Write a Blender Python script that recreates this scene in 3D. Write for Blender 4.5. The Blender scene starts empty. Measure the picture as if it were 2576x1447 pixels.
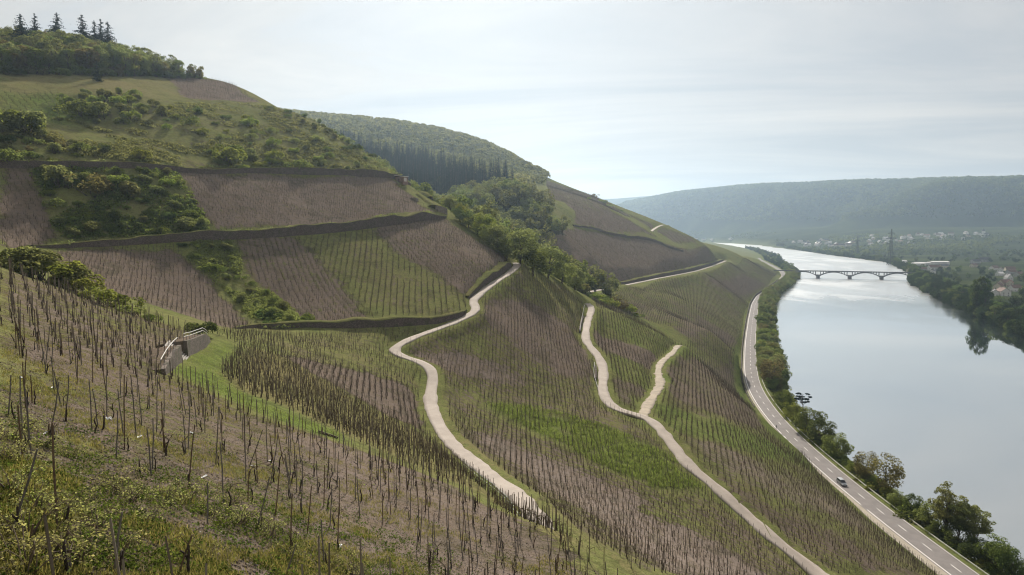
import bpy, math, random
import numpy as np
R = math.radians
rng = np.random.default_rng(7)
random.seed(7)
scn = bpy.context.scene
COL = scn.collection

# ------------------------------------------------------------------ camera
CAM_H, PITCH, F_PX = 93.0, 5.0, 1024 * 24 / 36.0
cam = bpy.data.cameras.new("camera")
cam.lens, cam.sensor_width = 24.0, 36.0
cam.clip_start, cam.clip_end = 0.5, 30000
cam_ob = bpy.data.objects.new("camera", cam)
COL.objects.link(cam_ob)
cam_ob.location = (0, 0, CAM_H)
cam_ob.rotation_euler = (R(90 - PITCH), 0, 0)
scn.camera = cam_ob

# ------------------------------------------------------------------ light
SUN_EL, SUN_AZ = 34.0, -4.0            # azimuth: degrees right of straight ahead
wd = bpy.data.worlds.new("World")
scn.world = wd
wd.use_nodes = True
nt = wd.node_tree
nt.nodes.clear()
def wn(t, **kw):
    n = nt.nodes.new(t)
    for k, v in kw.items():
        setattr(n, k, v)
    return n
out = wn("ShaderNodeOutputWorld")
bg = wn("ShaderNodeBackground")
bg.inputs["Strength"].default_value = 0.066
sky = wn("ShaderNodeTexSky", sky_type='NISHITA')
sky.sun_disc = False
sky.sun_elevation = R(SUN_EL)
sky.sun_rotation = R(SUN_AZ)
sky.altitude = 200
sky.air_density = 1.0
sky.dust_density = 1.0
sky.ozone_density = 1.0
tc = wn("ShaderNodeTexCoord")
# thin veil of high cloud: project the view direction onto a flat layer overhead
sep = wn("ShaderNodeSeparateXYZ")
nt.links.new(tc.outputs["Generated"], sep.inputs[0])
def wmath(op, a, b=None, clamp=False):
    n = wn("ShaderNodeMath", operation=op)
    n.use_clamp = clamp
    for i, x in enumerate((a, b)):
        if x is None:
            continue
        if isinstance(x, (int, float)):
            n.inputs[i].default_value = x
        else:
            nt.links.new(x, n.inputs[i])
    return n.outputs[0]
zc = wmath('ADD', wmath('MAXIMUM', sep.outputs[2], 0.0), 0.10)
cx = wmath('DIVIDE', sep.outputs[0], zc)
cy = wmath('DIVIDE', sep.outputs[1], zc)
comb = wn("ShaderNodeCombineXYZ")
nt.links.new(wmath('MULTIPLY', cx, 0.55), comb.inputs[0])
nt.links.new(wmath('ADD', wmath('MULTIPLY', cy, 1.25), wmath('MULTIPLY', cx, 0.25)), comb.inputs[1])
n1 = wn("ShaderNodeTexNoise")
n1.inputs["Scale"].default_value = 0.55
n1.inputs["Detail"].default_value = 7
n1.inputs["Roughness"].default_value = 0.62
n1.inputs["Distortion"].default_value = 0.6
nt.links.new(comb.outputs[0], n1.inputs["Vector"])
ramp = wn("ShaderNodeValToRGB")
ramp.color_ramp.elements[0].position = 0.40
ramp.color_ramp.elements[1].position = 0.58
nt.links.new(n1.outputs["Fac"], ramp.inputs[0])
# more veil on the left, clearer on the right
side = wmath('MULTIPLY_ADD', sep.outputs[0], -0.60)
nt.nodes[-1].inputs[2].default_value = 0.36
cl = wmath('ADD', wmath('MULTIPLY', ramp.outputs[0], 0.62), side, clamp=True)
cl = wmath('MINIMUM', wmath('MAXIMUM', cl, 0.90), 0.99)
mix = wn("ShaderNodeMixRGB")
nt.links.new(cl, mix.inputs[0])
nt.links.new(sky.outputs[0], mix.inputs[1])
r2 = wn("ShaderNodeValToRGB")
r2.color_ramp.elements[0].position, r2.color_ramp.elements[1].position = 0.40, 0.62
r2.color_ramp.elements[0].color = (0.570, 0.575, 0.580, 1)
r2.color_ramp.elements[1].color = (0.83, 0.78, 0.715, 1)
nt.links.new(n1.outputs["Fac"], r2.inputs[0])
vs = wn("ShaderNodeVectorMath", operation='SCALE')
nt.links.new(r2.outputs[0], vs.inputs[0])
vs.inputs["Scale"].default_value = 9.6
nt.links.new(vs.outputs[0], mix.inputs[2])
nt.links.new(mix.outputs[0], bg.inputs[0])
nt.links.new(bg.outputs[0], out.inputs[0])

sun = bpy.data.lights.new("sun", 'SUN')
sun.energy = 5.0
sun.angle = R(2.5)
sun.color = (1.0, 0.92, 0.80)
sun_ob = bpy.data.objects.new("sun", sun)
COL.objects.link(sun_ob)
sun_ob.location = (0, 300, 600)
sun_ob.rotation_euler = (R(-(90 - SUN_EL)), 0, R(-SUN_AZ))

scn.view_settings.view_transform = 'Standard'
scn.view_settings.look = 'None'
scn.view_settings.exposure = 0.46
scn.view_settings.gamma = 1.0
scn.render.engine = 'CYCLES'
scn.cycles.max_bounces = 5
scn.cycles.diffuse_bounces = 3
scn.cycles.glossy_bounces = 3
scn.cycles.transmission_bounces = 3
scn.cycles.transparent_max_bounces = 8
scn.cycles.volume_bounces = 0
scn.cycles.pixel_filter_type = 'BLACKMAN_HARRIS'
scn.cycles.filter_width = 1.15
scn.cycles.use_denoising = True
scn.cycles.denoiser = 'OPENIMAGEDENOISE'
scn.cycles.denoising_input_passes = 'RGB_ALBEDO_NORMAL'
scn.cycles.denoising_prefilter = 'ACCURATE'
scn.cycles.sample_clamp_indirect = 3.0
scn.cycles.use_adaptive_sampling = True
scn.cycles.adaptive_threshold = 0.01

# ------------------------------------------------------------------ helpers
def obj(name, me, parent=None, loc=None):
    o = bpy.data.objects.new(name, me)
    COL.objects.link(o)
    if parent is not None:
        o.parent = parent
    if loc is not None:
        o.location = loc
    return o

def empty(name, loc=(0, 0, 0), rz=0.0):
    o = bpy.data.objects.new(name, None)
    o.empty_display_size = 0.3
    COL.objects.link(o)
    o.location = loc
    o.rotation_euler = (0, 0, rz)
    return o

def tag(o, label=None, cat=None, group=None, kind=None):
    if label: o["label"] = label
    if cat: o["category"] = cat
    if group: o["group"] = group
    if kind: o["kind"] = kind
    return o

class MB:
    """collects vertices and faces, builds ONE mesh"""
    def __init__(self):
        self.v, self.q, self.t, self.n = [], [], [], 0
        self.mq, self.mt = [], []
        self.aq = []
        self.av = []          # per-vertex float attribute
    def add(self, v, quads=None, tris=None, mat=0, av=None):
        v = np.asarray(v, float).reshape(-1, 3)
        self.v.append(v)
        if quads is not None and len(quads):
            qd = np.asarray(quads, np.int64).reshape(-1, 4) + self.n
            self.q.append(qd); self.mq.append(np.full(len(qd), mat))
        if tris is not None and len(tris):
            td = np.asarray(tris, np.int64).reshape(-1, 3) + self.n
            self.t.append(td); self.mt.append(np.full(len(td), mat))
        if av is None:
            av = np.zeros(len(v))
        elif np.isscalar(av):
            av = np.full(len(v), float(av))
        self.av.append(np.asarray(av, float))
        self.n += len(v)
    def box(self, c, s, rz=0.0, mat=0, av=None):
        x, y, z = np.array(s) / 2.0
        p = np.array([[-x,-y,-z],[x,-y,-z],[x,y,-z],[-x,y,-z],[-x,-y,z],[x,-y,z],[x,y,z],[-x,y,z]])
        ca, sa = math.cos(rz), math.sin(rz)
        p = np.stack([p[:,0]*ca-p[:,1]*sa, p[:,0]*sa+p[:,1]*ca, p[:,2]], 1) + np.array(c)
        self.add(p, [[0,3,2,1],[4,5,6,7],[0,1,5,4],[1,2,6,5],[2,3,7,6],[3,0,4,7]], mat=mat, av=av)
    def tube(self, pts, rad, n=6, cap=True, mat=0, av=None):
        pts = np.asarray(pts, float)
        k = len(pts)
        rad = np.full(k, float(rad)) if np.isscalar(rad) else np.asarray(rad, float)
        tg = np.gradient(pts, axis=0)
        tg /= np.linalg.norm(tg, axis=1)[:, None] + 1e-9
        ref = np.array([0, 0, 1.0]) if abs(tg[:, 2]).mean() < 0.8 else np.array([1.0, 0, 0])
        a = np.cross(tg, ref); a /= np.linalg.norm(a, axis=1)[:, None] + 1e-9
        b = np.cross(tg, a)
        th = np.arange(n) * 2 * np.pi / n
        vv = (pts[:, None] + rad[:, None, None] * (np.cos(th)[None, :, None] * a[:, None] + np.sin(th)[None, :, None] * b[:, None])).reshape(-1, 3)
        qs = []
        for i in range(k - 1):
            for j in range(n):
                qs.append([i*n+j, i*n+(j+1)%n, (i+1)*n+(j+1)%n, (i+1)*n+j])
        ts = []
        if cap:
            vv = np.vstack([vv, pts[-1:], pts[:1]])
            for j in range(n):
                ts.append([(k-1)*n+j, (k-1)*n+(j+1)%n, k*n])
                ts.append([(j+1)%n, j, k*n+1])
        self.add(vv, qs, ts, mat=mat, av=av)
    def mesh(self, name, mats, smooth=False):
        v = np.vstack(self.v)
        me = bpy.data.meshes.new(name)
        q = np.vstack(self.q) if self.q else np.zeros((0, 4), np.int64)
        t = np.vstack(self.t) if self.t else np.zeros((0, 3), np.int64)
        me.vertices.add(len(v)); me.vertices.foreach_set("co", v.astype(np.float32).ravel())
        li = np.concatenate([q.ravel(), t.ravel()]).astype(np.int32)
        me.loops.add(len(li)); me.loops.foreach_set("vertex_index", li)
        npoly = len(q) + len(t)
        me.polygons.add(npoly)
        st = np.concatenate([np.arange(len(q)) * 4, len(q) * 4 + np.arange(len(t)) * 3]).astype(np.int32)
        me.polygons.foreach_set("loop_start", st)
        mi = np.concatenate((self.mq if self.q else []) + (self.mt if self.t else [])).astype(np.int32)
        me.polygons.foreach_set("material_index", mi)
        me.polygons.foreach_set("use_smooth", np.full(npoly, smooth))
        for m in (mats if isinstance(mats, (list, tuple)) else [mats]):
            me.materials.append(m)
        at = me.attributes.new("tone", 'FLOAT', 'POINT')
        at.data.foreach_set("value", np.concatenate(self.av).astype(np.float32))
        me.update(calc_edges=True)
        me.validate()
        return me
    def build(self, name, mats, parent=None, smooth=False, loc=None):
        return obj(name, self.mesh(name, mats, smooth), parent, loc)

# node material helper
class NM:
    def __init__(self, name):
        self.m = bpy.data.materials.new(name)
        self.m.use_nodes = True
        self.t = self.m.node_tree
        self.t.nodes.clear()
        self.out = self.t.nodes.new("ShaderNodeOutputMaterial")
    def n(self, typ, ins=None, **kw):
        nd = self.t.nodes.new(typ)
        for k, v in kw.items():
            setattr(nd, k, v)
        for k, v in (ins or {}).items():
            if isinstance(v, bpy.types.NodeSocket):
                self.t.links.new(v, nd.inputs[k])
            else:
                nd.inputs[k].default_value = v
        return nd
    def math(self, op, a, b=0.0, c=0.0, clamp=False):
        nd = self.n("ShaderNodeMath", {0: a, 1: b, 2: c}, operation=op)
        nd.use_clamp = clamp
        return nd.outputs[0]
    def mix(self, f, a, b, blend='MIX'):
        return self.n("ShaderNodeMixRGB", {0: f, 1: a, 2: b}, blend_type=blend).outputs[0]
    def noise(self, vec, scale, detail=3, rough=0.55, dist=0.0):
        return self.n("ShaderNodeTexNoise", {"Vector": vec, "Scale": scale, "Detail": detail, "Roughness": rough, "Distortion": dist}).outputs["Fac"]
    def step(self, x, lo, hi):
        return self.n("ShaderNodeMapRange", {0: x, 1: lo, 2: hi, 3: 0.0, 4: 1.0}, interpolation_type='SMOOTHSTEP').outputs[0]
    def pos(self):
        return self.n("ShaderNodeNewGeometry").outputs["Position"]
    def objc(self):
        return self.n("ShaderNodeTexCoord").outputs["Object"]
    def attr(self, name, o="Fac"):
        return self.n("ShaderNodeAttribute", attribute_name=name).outputs[o]
    def rand(self):
        return self.n("ShaderNodeObjectInfo").outputs["Random"]
    def bump(self, h, strength=0.5, dist=0.1):
        return self.n("ShaderNodeBump", {"Height": h, "Strength": strength, "Distance": dist}).outputs[0]
    def pbr(self, col, rough=0.85, normal=None, metal=0.0, spec=0.3):
        b = self.n("ShaderNodeBsdfPrincipled", {"Base Color": col, "Roughness": rough, "Metallic": metal, "Specular IOR Level": spec})
        if normal is not None:
            self.t.links.new(normal, b.inputs["Normal"])
        return b.outputs[0]
    def done(self, sh):
        self.t.links.new(sh, self.out.inputs[0])
        return self.m

def plain(name, c, rough=0.8, var=0.25, scale=3.0, metal=0.0, bump=0.0, spec=0.3, obj_var=0.0):
    k = NM(name)
    p = k.objc()
    f = k.noise(p, scale, 4, 0.6)
    c = np.array(c)
    col = k.mix(k.step(f, 0.3, 0.7), (*(c * (1 - var)), 1), (*np.minimum(c * (1 + var), 0.95), 1))
    if obj_var:
        r = k.rand()
        col = k.mix(k.math('MULTIPLY', r, obj_var), col, (*(c * 0.45), 1))
    nb = k.bump(f, bump, 0.05) if bump else None
    return k.done(k.pbr(col, rough, nb, metal, spec))
# ------------------------------------------------------------------ pixel rays (V = photograph at 2576 wide)
S5, C5 = math.sin(R(PITCH)), math.cos(R(PITCH))
def rays(V):
    V = np.asarray(V, float).reshape(-1, 2)
    px = V * (1024 / 2576.0)
    u = (px[:, 0] - 512) / F_PX
    v = (px[:, 1] - 287.5) / F_PX
    f = C5 - v * S5
    d = -S5 - v * C5
    return np.stack([u / f, d / f], 1)           # x and z per metre of y
def at_y(V, Y):
    r = rays(V); Y = np.asarray(Y, float)
    return np.stack([r[:, 0] * Y, Y, CAM_H + r[:, 1] * Y], 1)
def at_z(V, z):
    r = rays(V)
    Y = (z - CAM_H) / r[:, 1]
    return np.stack([r[:, 0] * Y, Y, np.full(len(Y), float(z))], 1)

# ------------------------------------------------------------------ river road line (z = 5) and the banks
ROAD_Z = 5.0
road_px = [(2401,1427),(2329,1373.5),(2265.5,1326),(2210.6,1283),(2163,1245.5),(2085,1181),(2053,1153.5),(2024.6,1127),(1999,1104),(1977,1082),
           (1958,1062),(1941.6,1043),(1928.7,1026),(1909,995.6),(1901,981.5),(1892,957),(1888,927.5),(1887.6,898),(1887,870),(1889,843.8),(1893,804),
           (1899.5,764.7),(1911,745),(1938,725),(1961.6,709),(1973.5,693.5),(1966.7,681.7),(1945.8,669.8)]
rp = at_z(road_px, ROAD_Z)
rY = np.concatenate([[-400, -100, 60], rp[:, 1], [1900, 2200, 2900, 3600, 4300, 5000, 6000, 9000]])
rX = np.concatenate([[150, 130, 118], rp[:, 0], [690, 790, 990, 1120, 1090, 700, -500, -4000]])
def smooth_curve(ys, xs, step=4.0, win=9):
    yy = np.arange(ys[0], ys[-1], step)
    xx = np.interp(yy, ys, xs)
    k = np.hanning(win * 2 + 1); k /= k.sum()
    xp = np.pad(xx, win, mode='reflect', reflect_type='odd')
    return yy, np.convolve(xp, k, 'valid')
_ry, _rx = smooth_curve(rY, rX)
def road_x(Y): return np.interp(Y, _ry, _rx)
BANK_W = 13.0
_lb = lambda Y: road_x(Y) + BANK_W + np.interp(Y, [0, 280, 430, 900, 1200, 1500, 2200, 3000], [0, 0, 5, 6, 8, 25, 60, 30])
# right bank
rbY = np.array([-400, 0, 300, 450, 589, 700, 816, 980, 1134, 1400, 1840, 2230, 3080, 3600, 4200, 5000, 6000, 9000.])
rbX = np.array([390, 370, 372, 395, 441, 482, 528, 596, 665, 815, 1010, 1070, 1230, 1330, 1320, 980, -150, -3600.])
_by, _bx = smooth_curve(rbY, rbX, 6.0, 9)
def rbank_x(Y): return np.interp(Y, _by, _bx)

# ------------------------------------------------------------------ hillside: thin-plate surface through surveyed points
CP = [ # (Vx, Vy, depth)
 (0,1447,13),(640,1447,21),(1290,1447,39),(1580,1447,47),(1500,1400,52),(300,1200,26),(900,1200,46),(1430,1345,75),
 (0,1050,30),(0,800,56),(0,690,92),(207,750,106),(400,806,112),(470,900,86),(250,930,50),(600,1050,62),(900,1110,72),
 (1160,1140,110),(1080,1030,140),(1040,905,158),(985,880,165),(1100,830,178),(1190,795,190),(1205,775,197),(1250,715,222),(1300,662,240),
 (760,900,125),(850,860,150),(620,870,118),(600,822,172),(800,822,174),
 (330,700,172),(130,640,168),(40,618,172),(600,592,214),(400,600,200),(860,575,243),(1100,548,276),(850,700,212),(1000,650,226),
 (0,420,203),(200,420,214),(500,428,246),(800,440,288),(1000,446,330),(0,520,188),(300,510,205),(800,510,262),(1060,510,300),
 (1130,522,300),(1170,580,276),(1220,612,258),
 (1310,672,248),(1360,690,272),(1420,712,296),(1478,738,325),(1500,775,322),
 (0,310,230),(0,230,262),(0,186,296),(300,240,296),(300,190,340),(470,245,352),(430,196,392),(505,200,432),(590,205,430),(655,258,386),
 (500,330,282),(750,350,328),(700,270,378),(800,297,370),(900,362,350),(950,400,338),(250,330,262),(350,395,228),
 (1480,840,245),(1510,920,196),(1527,1000,166),(1600,1045,152),(1700,1120,135),(1850,1260,120),(2070,1447,108),
 (1300,1000,160),(1400,1200,116),(1600,1300,104),(1350,800,212),(1700,840,305),(1660,930,232),(1850,1050,208),(1780,780,400),
 (1600,780,395),(1700,740,520),(1850,850,500),(1800,950,300),
 (1485,735,430),(1560,722,530),(1650,700,600),(1750,680,780),(1828,655,1080),
 (1600,650,650),(1450,570,605),(1350,592,510),(1700,620,850),(1500,620,590),(1800,700,760),(1850,745,760),
 (1420,520,640),(1530,522,800),(1640,580,900),(1750,600,1000),(1850,635,1150),(1905,650,1330),
 (1480,490,1060),(1370,445,1130),(1260,390,1240),(1050,330,1320),(800,300,1400),
]
EXTRA = [(-20,400,79),(20,345,66),(45,385,57),(-60,470,96),(-40,560,104),(-60,600,107),(0,470,78),(0,540,96),(43,520,90),(-6,560,122),
 (-130,560,128),(-150,500,146),(-95,440,128),(-60,380,100),(-250,600,192),(-190,520,172),(-190,850,182),(-100,760,150),(-10,700,136),(40,620,108),(90,780,118),
 (-340,1000,240),(-150,1000,205),(20,950,160),(120,1150,130),(300,1250,70),(420,1350,40),(0,1300,190),(200,1500,110),(420,1700,60),(0,1700,200),(-400,1500,330),
 (-60,0,116),(0,-50,103),(60,0,44),(60,-100,50),(-30,-150,135),(-200,0,190),(-200,100,158),(-300,200,186),(-400,300,214),(-500,500,238),(-500,50,240),(-300,430,200),(-380,700,235),(-600,900,280),(-700,300,270),
 (-110,60,118),(-140,120,112),(-80,40,106),(45,150,44),(40,60,47),(85,100,21),(85,200,23),(95,300,25),(75,300,36),(110,400,26),(90,250,27)]
P = [tuple(p) for p in at_y([c[:2] for c in CP], [c[2] for c in CP])] + EXTRA
for Y in list(range(-200, 1650, 70)) + [1800, 2100]:
    P.append((float(road_x(Y)) - 8.0, Y, ROAD_Z))
P = np.array(P)
def _k(r2): return 0.5 * r2 * np.log(np.maximum(r2, 1e-9))
def tps_fit(P, lam=60.0):
    n = len(P); xy = P[:, :2] / 100.0
    d2 = ((xy[:, None] - xy[None]) ** 2).sum(-1)
    A = np.zeros((n + 3, n + 3))
    A[:n, :n] = _k(d2) + np.eye(n) * lam * 1e-3
    A[:n, n] = 1; A[:n, n+1:] = xy
    A[n:, :n] = A[:n, n:].T
    b = np.zeros(n + 3); b[:n] = P[:, 2]
    return np.linalg.solve(A, b)
W = tps_fit(P)
def tps(x, y):
    x = np.asarray(x, float).ravel(); y = np.asarray(y, float).ravel()
    o = np.empty(len(x)); n = len(P); xy = P[:, :2] / 100.0
    for i in range(0, len(x), 20000):
        q = np.stack([x[i:i+20000], y[i:i+20000]], 1) / 100.0
        d2 = (q ** 2).sum(1)[:, None] + (xy ** 2).sum(1)[None] - 2 * q @ xy.T
        o[i:i+20000] = _k(np.maximum(d2, 0)) @ W[:n] + W[n] + q @ W[n+1:]
    return o

# value noise for hills
_ng = np.random.default_rng(3).random((256, 256))
def vnoise(x, y, s):
    x = np.asarray(x) / s; y = np.asarray(y) / s
    xi = np.floor(x).astype(int); yi = np.floor(y).astype(int)
    fx = x - xi; fy = y - yi
    fx = fx * fx * (3 - 2 * fx); fy = fy * fy * (3 - 2 * fy)
    g = lambda a, b: _ng[a % 256, b % 256]
    return (g(xi, yi) * (1-fx) + g(xi+1, yi) * fx) * (1-fy) + (g(xi, yi+1) * (1-fx) + g(xi+1, yi+1) * fx) * fy
def fbm(x, y, s, o=4):
    t = 0; a = 0.5
    for i in range(o):
        t = t + a * (vnoise(x + 37 * i, y - 91 * i, s / 2 ** i) - 0.5); a *= 0.55
    return t
def sst(x, a, b):
    t = np.clip((x - a) / (b - a), 0, 1); return t * t * (3 - 2 * t)

# far hills: ridge polylines (x, y, crest height, toe distance)
RIDGES = [
  [(4600,2900,365,1500),(3050,4000,355,1150),(2400,4600,372,1150),(2000,4900,372,1150),(1700,5150,372,1050),(1400,5450,360,1000),(1150,5900,330,950)],
  [(1700,8200,450,1500),(600,8000,410,1500),(-400,8200,430,1500)],
  [(3600,7800,520,1500),(1700,8200,430,1500)],
]
def far_hills(x, y):
    h = np.zeros_like(x)
    for rd in RIDGES:
        for (x0,y0,h0,w0),(x1,y1,h1,w1) in zip(rd[:-1], rd[1:]):
            dx, dy = x1-x0, y1-y0
            t = np.clip(((x-x0)*dx+(y-y0)*dy)/(dx*dx+dy*dy), 0, 1)
            d = np.hypot(x-(x0+t*dx), y-(y0+t*dy))
            hh = h0+t*(h1-h0); ww = w0+t*(w1-w0)
            d = d + 820 * fbm(x, y, 620, 4) * sst(d, 60, 400)
            h = np.maximum(h, hh * (1 - sst(d, 0, ww)) )
    return h * (1 + .10 * fbm(x, y, 900, 4)) 
def height(x, y):
    x = np.asarray(x, float); y = np.asarray(y, float); shp = x.shape
    x = x.ravel(); y = y.ravel()
    rx = road_x(y); lb = _lb(y); rb = rbank_x(y)
    z = np.full(len(x), -3.5)
    L = x < rx - 8
    zl = np.zeros(len(x))
    near = L & (y < 2300)
    zl[near] = tps(x[near], y[near])
    # beyond the surveyed part the slope simply runs on along the road
    farl = L & (y >= 1500)
    s = rx - x
    zf = ROAD_Z + np.minimum(s * 0.16, 12) + 250 * sst(s, 200, 900)
    k = sst(y, 1500, 2200)
    zl = np.where(L, np.where(near, zl * (1 - k) + zf * k, zf), 0)
    zl = np.maximum(zl, ROAD_Z - 0.3)
    z = np.where(L, zl, z)
    mid = (~L) & (x < lb)
    t = np.clip((x - rx - 6.5) / np.maximum(lb - rx - 6.5, 1), 0, 1)
    z = np.where(mid, ROAD_Z - 0.12 - 7.0 * t ** 1.15, z)
    right = x > rb
    d = x - rb
    plain_ = -2.5 + 5.5 * sst(d, 0, 16) + 1.5 * sst(d, 60, 300)
    dd = np.maximum(0, (y * 0.70 + x * 0.45) - 2250)
    slope = 95 * sst(dd, 0, 1400) * sst(x, 900, 2000)
    fh = far_hills(x, y)
    z = np.where(right, plain_ + slope + np.maximum(0, fh - slope * 0.8) * sst(d, 100, 700), z)
    beyond = (y > 6000)
    return z.reshape(shp)

def seg(*a):
    o = []
    for lo, hi, st in a:
        o.append(np.arange(lo, hi, st))
    return np.concatenate(o)
GX = seg((-1800,-700,60),(-700,-260,7),(-260,-130,2.6),(-130,190,1.3),(190,620,2.8),(620,1000,12),(1000,4700,45))
GY = seg((-200,0,6),(0,330,1.3),(330,700,2.8),(700,1500,8),(1500,2600,20),(2600,9000,60))
XX, YY = np.meshgrid(GX, GY)            # [iy, ix]
ZZ = height(XX, YY)
def gz(x, y):
    """height of the finished ground by bilinear lookup"""
    x = np.asarray(x, float); y = np.asarray(y, float)
    i = np.clip(np.searchsorted(GX, x) - 1, 0, len(GX) - 2)
    j = np.clip(np.searchsorted(GY, y) - 1, 0, len(GY) - 2)
    fx = np.clip((x - GX[i]) / (GX[i+1] - GX[i]), 0, 1); fy = np.clip((y - GY[j]) / (GY[j+1] - GY[j]), 0, 1)
    return (ZZ[j, i]*(1-fx)+ZZ[j, i+1]*fx)*(1-fy) + (ZZ[j+1, i]*(1-fx)+ZZ[j+1, i+1]*fx)*fy
_marchY = np.concatenate([np.arange(6, 120, 0.4), np.arange(120, 500, 1.0), np.geomspace(500, 8000, 900)])
def hit(V, ymin=6.0, ymax=8000.0):
    """where the sight line through photo point V meets the ground (x, y, z); if it slips past a crest, its nearest approach"""
    r = rays(V); o = np.zeros((len(r), 3))
    my = _marchY[(_marchY >= ymin) & (_marchY <= ymax)]
    for a, (ux, uz) in enumerate(r):
        zr = CAM_H + uz * my
        g = gz(ux * my, my)
        b = np.nonzero(zr <= np.maximum(g, -0.5))[0]
        if len(b) == 0:
            Y = my[np.argmin((zr - g) / my)]
        else:
            k = max(b[0], 1)
            d0 = zr[k-1] - g[k-1]; d1 = zr[k] - g[k]
            f = min(max(d0 / (d0 - d1), 0), 1) if d0 != d1 else 0
            Y = my[k-1] + f * (my[k] - my[k-1])
        o[a] = (ux * Y, Y, float(gz(ux * Y, Y)))
    return o
# ------------------------------------------------------------------ lanes: traced on the slope, then benched into it
def crom(pts, step=1.0):
    p = np.asarray(pts, float)
    p = np.vstack([2*p[0]-p[1], p, 2*p[-1]-p[-2]])
    o = []
    for i in range(1, len(p) - 2):
        L = np.hypot(*(p[i+1]-p[i])[:2]); n = max(2, int(L / step))
        t = np.linspace(0, 1, n, endpoint=False)[:, None]
        o.append(0.5*((2*p[i])+(-p[i-1]+p[i+1])*t+(2*p[i-1]-5*p[i]+4*p[i+1]-p[i+2])*t**2+(-p[i-1]+3*p[i]-3*p[i+1]+p[i+2])*t**3))
    o.append(p[-2:-1])
    return np.vstack(o)
def smooth_line(p, win):
    k = np.hanning(win*2+3)[1:-1]; k /= k.sum()
    q = np.stack([np.convolve(np.pad(p[:, i], win, mode='reflect', reflect_type='odd'), k, 'valid') for i in range(p.shape[1])], 1)
    return q
LANES = {
 'lane':   ([(1381.6,1323),(1311,1262),(1244.5,1209.5),(1193.6,1168),(1150.5,1131),(1115,1088),(1092,1045),(1082,1010),(1087,974.5),(1089,951),
   (1076,923.6),(1045,904),(1001.7,885),(986,875),(1000,864),(1040,848),(1095,829),(1150,810),(1188,793),(1199,780),(1192,765),(1190,752),(1210,735),(1240,713),(1280,686),(1301,669),(1297,661)], 1.35),
 'lower': ([(1477.4,763.5),(1488,778.7),(1479.6,804.8),(1474,831),(1475,852.6),(1490.4,878.7),(1505.6,900.4),(1516.5,926.5),(1517.6,952.6),(1516.5,980),(1530.5,1009.8),
   (1561.8,1031),(1601,1043),(1632,1056.8),(1663.6,1084),(1689,1111.5),(1733,1162.5),(1791.6,1213),(1842.5,1260),(1901,1315),(1968,1374),(2026.6,1417),(2062,1447)], 1.3),
 'dirt': ([(1618,1046),(1630,1017.6),(1648,990),(1661,964.7),(1656,935.3),(1663.6,911.8),(1691,888),(1708,865),(1718,851),(1712,842)], 1.25),
 'spur': ([(1478,735),(1530,727),(1600,712),(1650,701),(1700,692),(1750,682),(1790,670),(1826,656)], 2.1),
 'high': ([(1660,588),(1640,581),(1650,573),(1678,566)], 2.0),
}
LANE_Y = {'lane': (50, 262), 'lower': (95, 345), 'dirt': (140, 330), 'high': (800, 1150)}
lane_line = {}
for k, (px, hw) in LANES.items():
    p = hit(px, *LANE_Y[k]) if k != 'spur' else at_y(px, [430, 500, 560, 605, 685, 790, 930, 1090])
    if k == 'lane':
        p = np.vstack([[(24, 30, 0), (18.5, 40, 0), (14, 49, 0), (10.3, 58, 0), (7.2, 66.5, 0)], p])
    c = crom(p[:, :2], 1.0)
    c = smooth_line(c, 4)
    z = gz(c[:, 0], c[:, 1])
    if k == 'spur':
        o_ = np.argsort(p[:, 1]); z = np.interp(c[:, 1], p[o_, 1], p[o_, 2])
    w = min(25, len(z) // 3)
    z = smooth_line(z[:, None], max(w, 2))[:, 0]
    if False:       # run on towards and past the camera's feet
        d = c[0] - c[6]; d /= np.hypot(*d)
        ext = c[0] + d * np.arange(14, 0, -1)[:, None]
        c = np.vstack([ext, c]); z = np.concatenate([gz(ext[:, 0], ext[:, 1]) * .0 + z[0] - .10 * np.arange(14, 0, -1), z])
    if k == 'lower':
        d = c[-1] - c[-6]; d /= np.hypot(*d)
        ext = c[-1] + d * np.arange(1, 120)[:, None]
        c = np.vstack([c, ext]); z = np.concatenate([z, z[-1] - .03 * np.arange(1, 120)])
    if k == 'lane':       # dips out of sight behind the shoulder of the near slope
        j = np.nonzero(c[:, 1] < 74)[0]
        z[j] = z[j[-1]+1] - .09 * (74 - c[j, 1])
    lane_line[k] = (c, z, hw)
def near_line(c, x, y, reach):
    """nearest index and distance for points within reach of a polyline"""
    lo = c.min(0) - reach; hi = c.max(0) + reach
    m = np.nonzero((x > lo[0]) & (x < hi[0]) & (y > lo[1]) & (y < hi[1]))[0]
    D = np.full(len(x), 1e9); I = np.zeros(len(x), int)
    for a in range(0, len(m), 4000):
        mm = m[a:a+4000]
        d2 = (x[mm, None] - c[None, :, 0]) ** 2 + (y[mm, None] - c[None, :, 1]) ** 2
        i = d2.argmin(1); D[mm] = np.sqrt(d2[np.arange(len(mm)), i]); I[mm] = i
    return D, I
_xf, _yf = XX.ravel(), YY.ravel()
lane_dist = np.full(len(_xf), 1e9)
for k, (c, z, hw) in lane_line.items():
    D, I = near_line(c, _xf, _yf, 12)
    lane_dist = np.minimum(lane_dist, D - hw)
    rc_ = 14.0 if k == 'spur' else 4.5
    D, I = near_line(c, _xf, _yf, 24) if k == 'spur' else (D, I)
    w = 1 - sst(D, hw + 1.0, hw + rc_)
    zf = ZZ.ravel()
    ZZ = (zf * (1 - w) + (z[I] - 0.10) * w).reshape(ZZ.shape)

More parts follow.
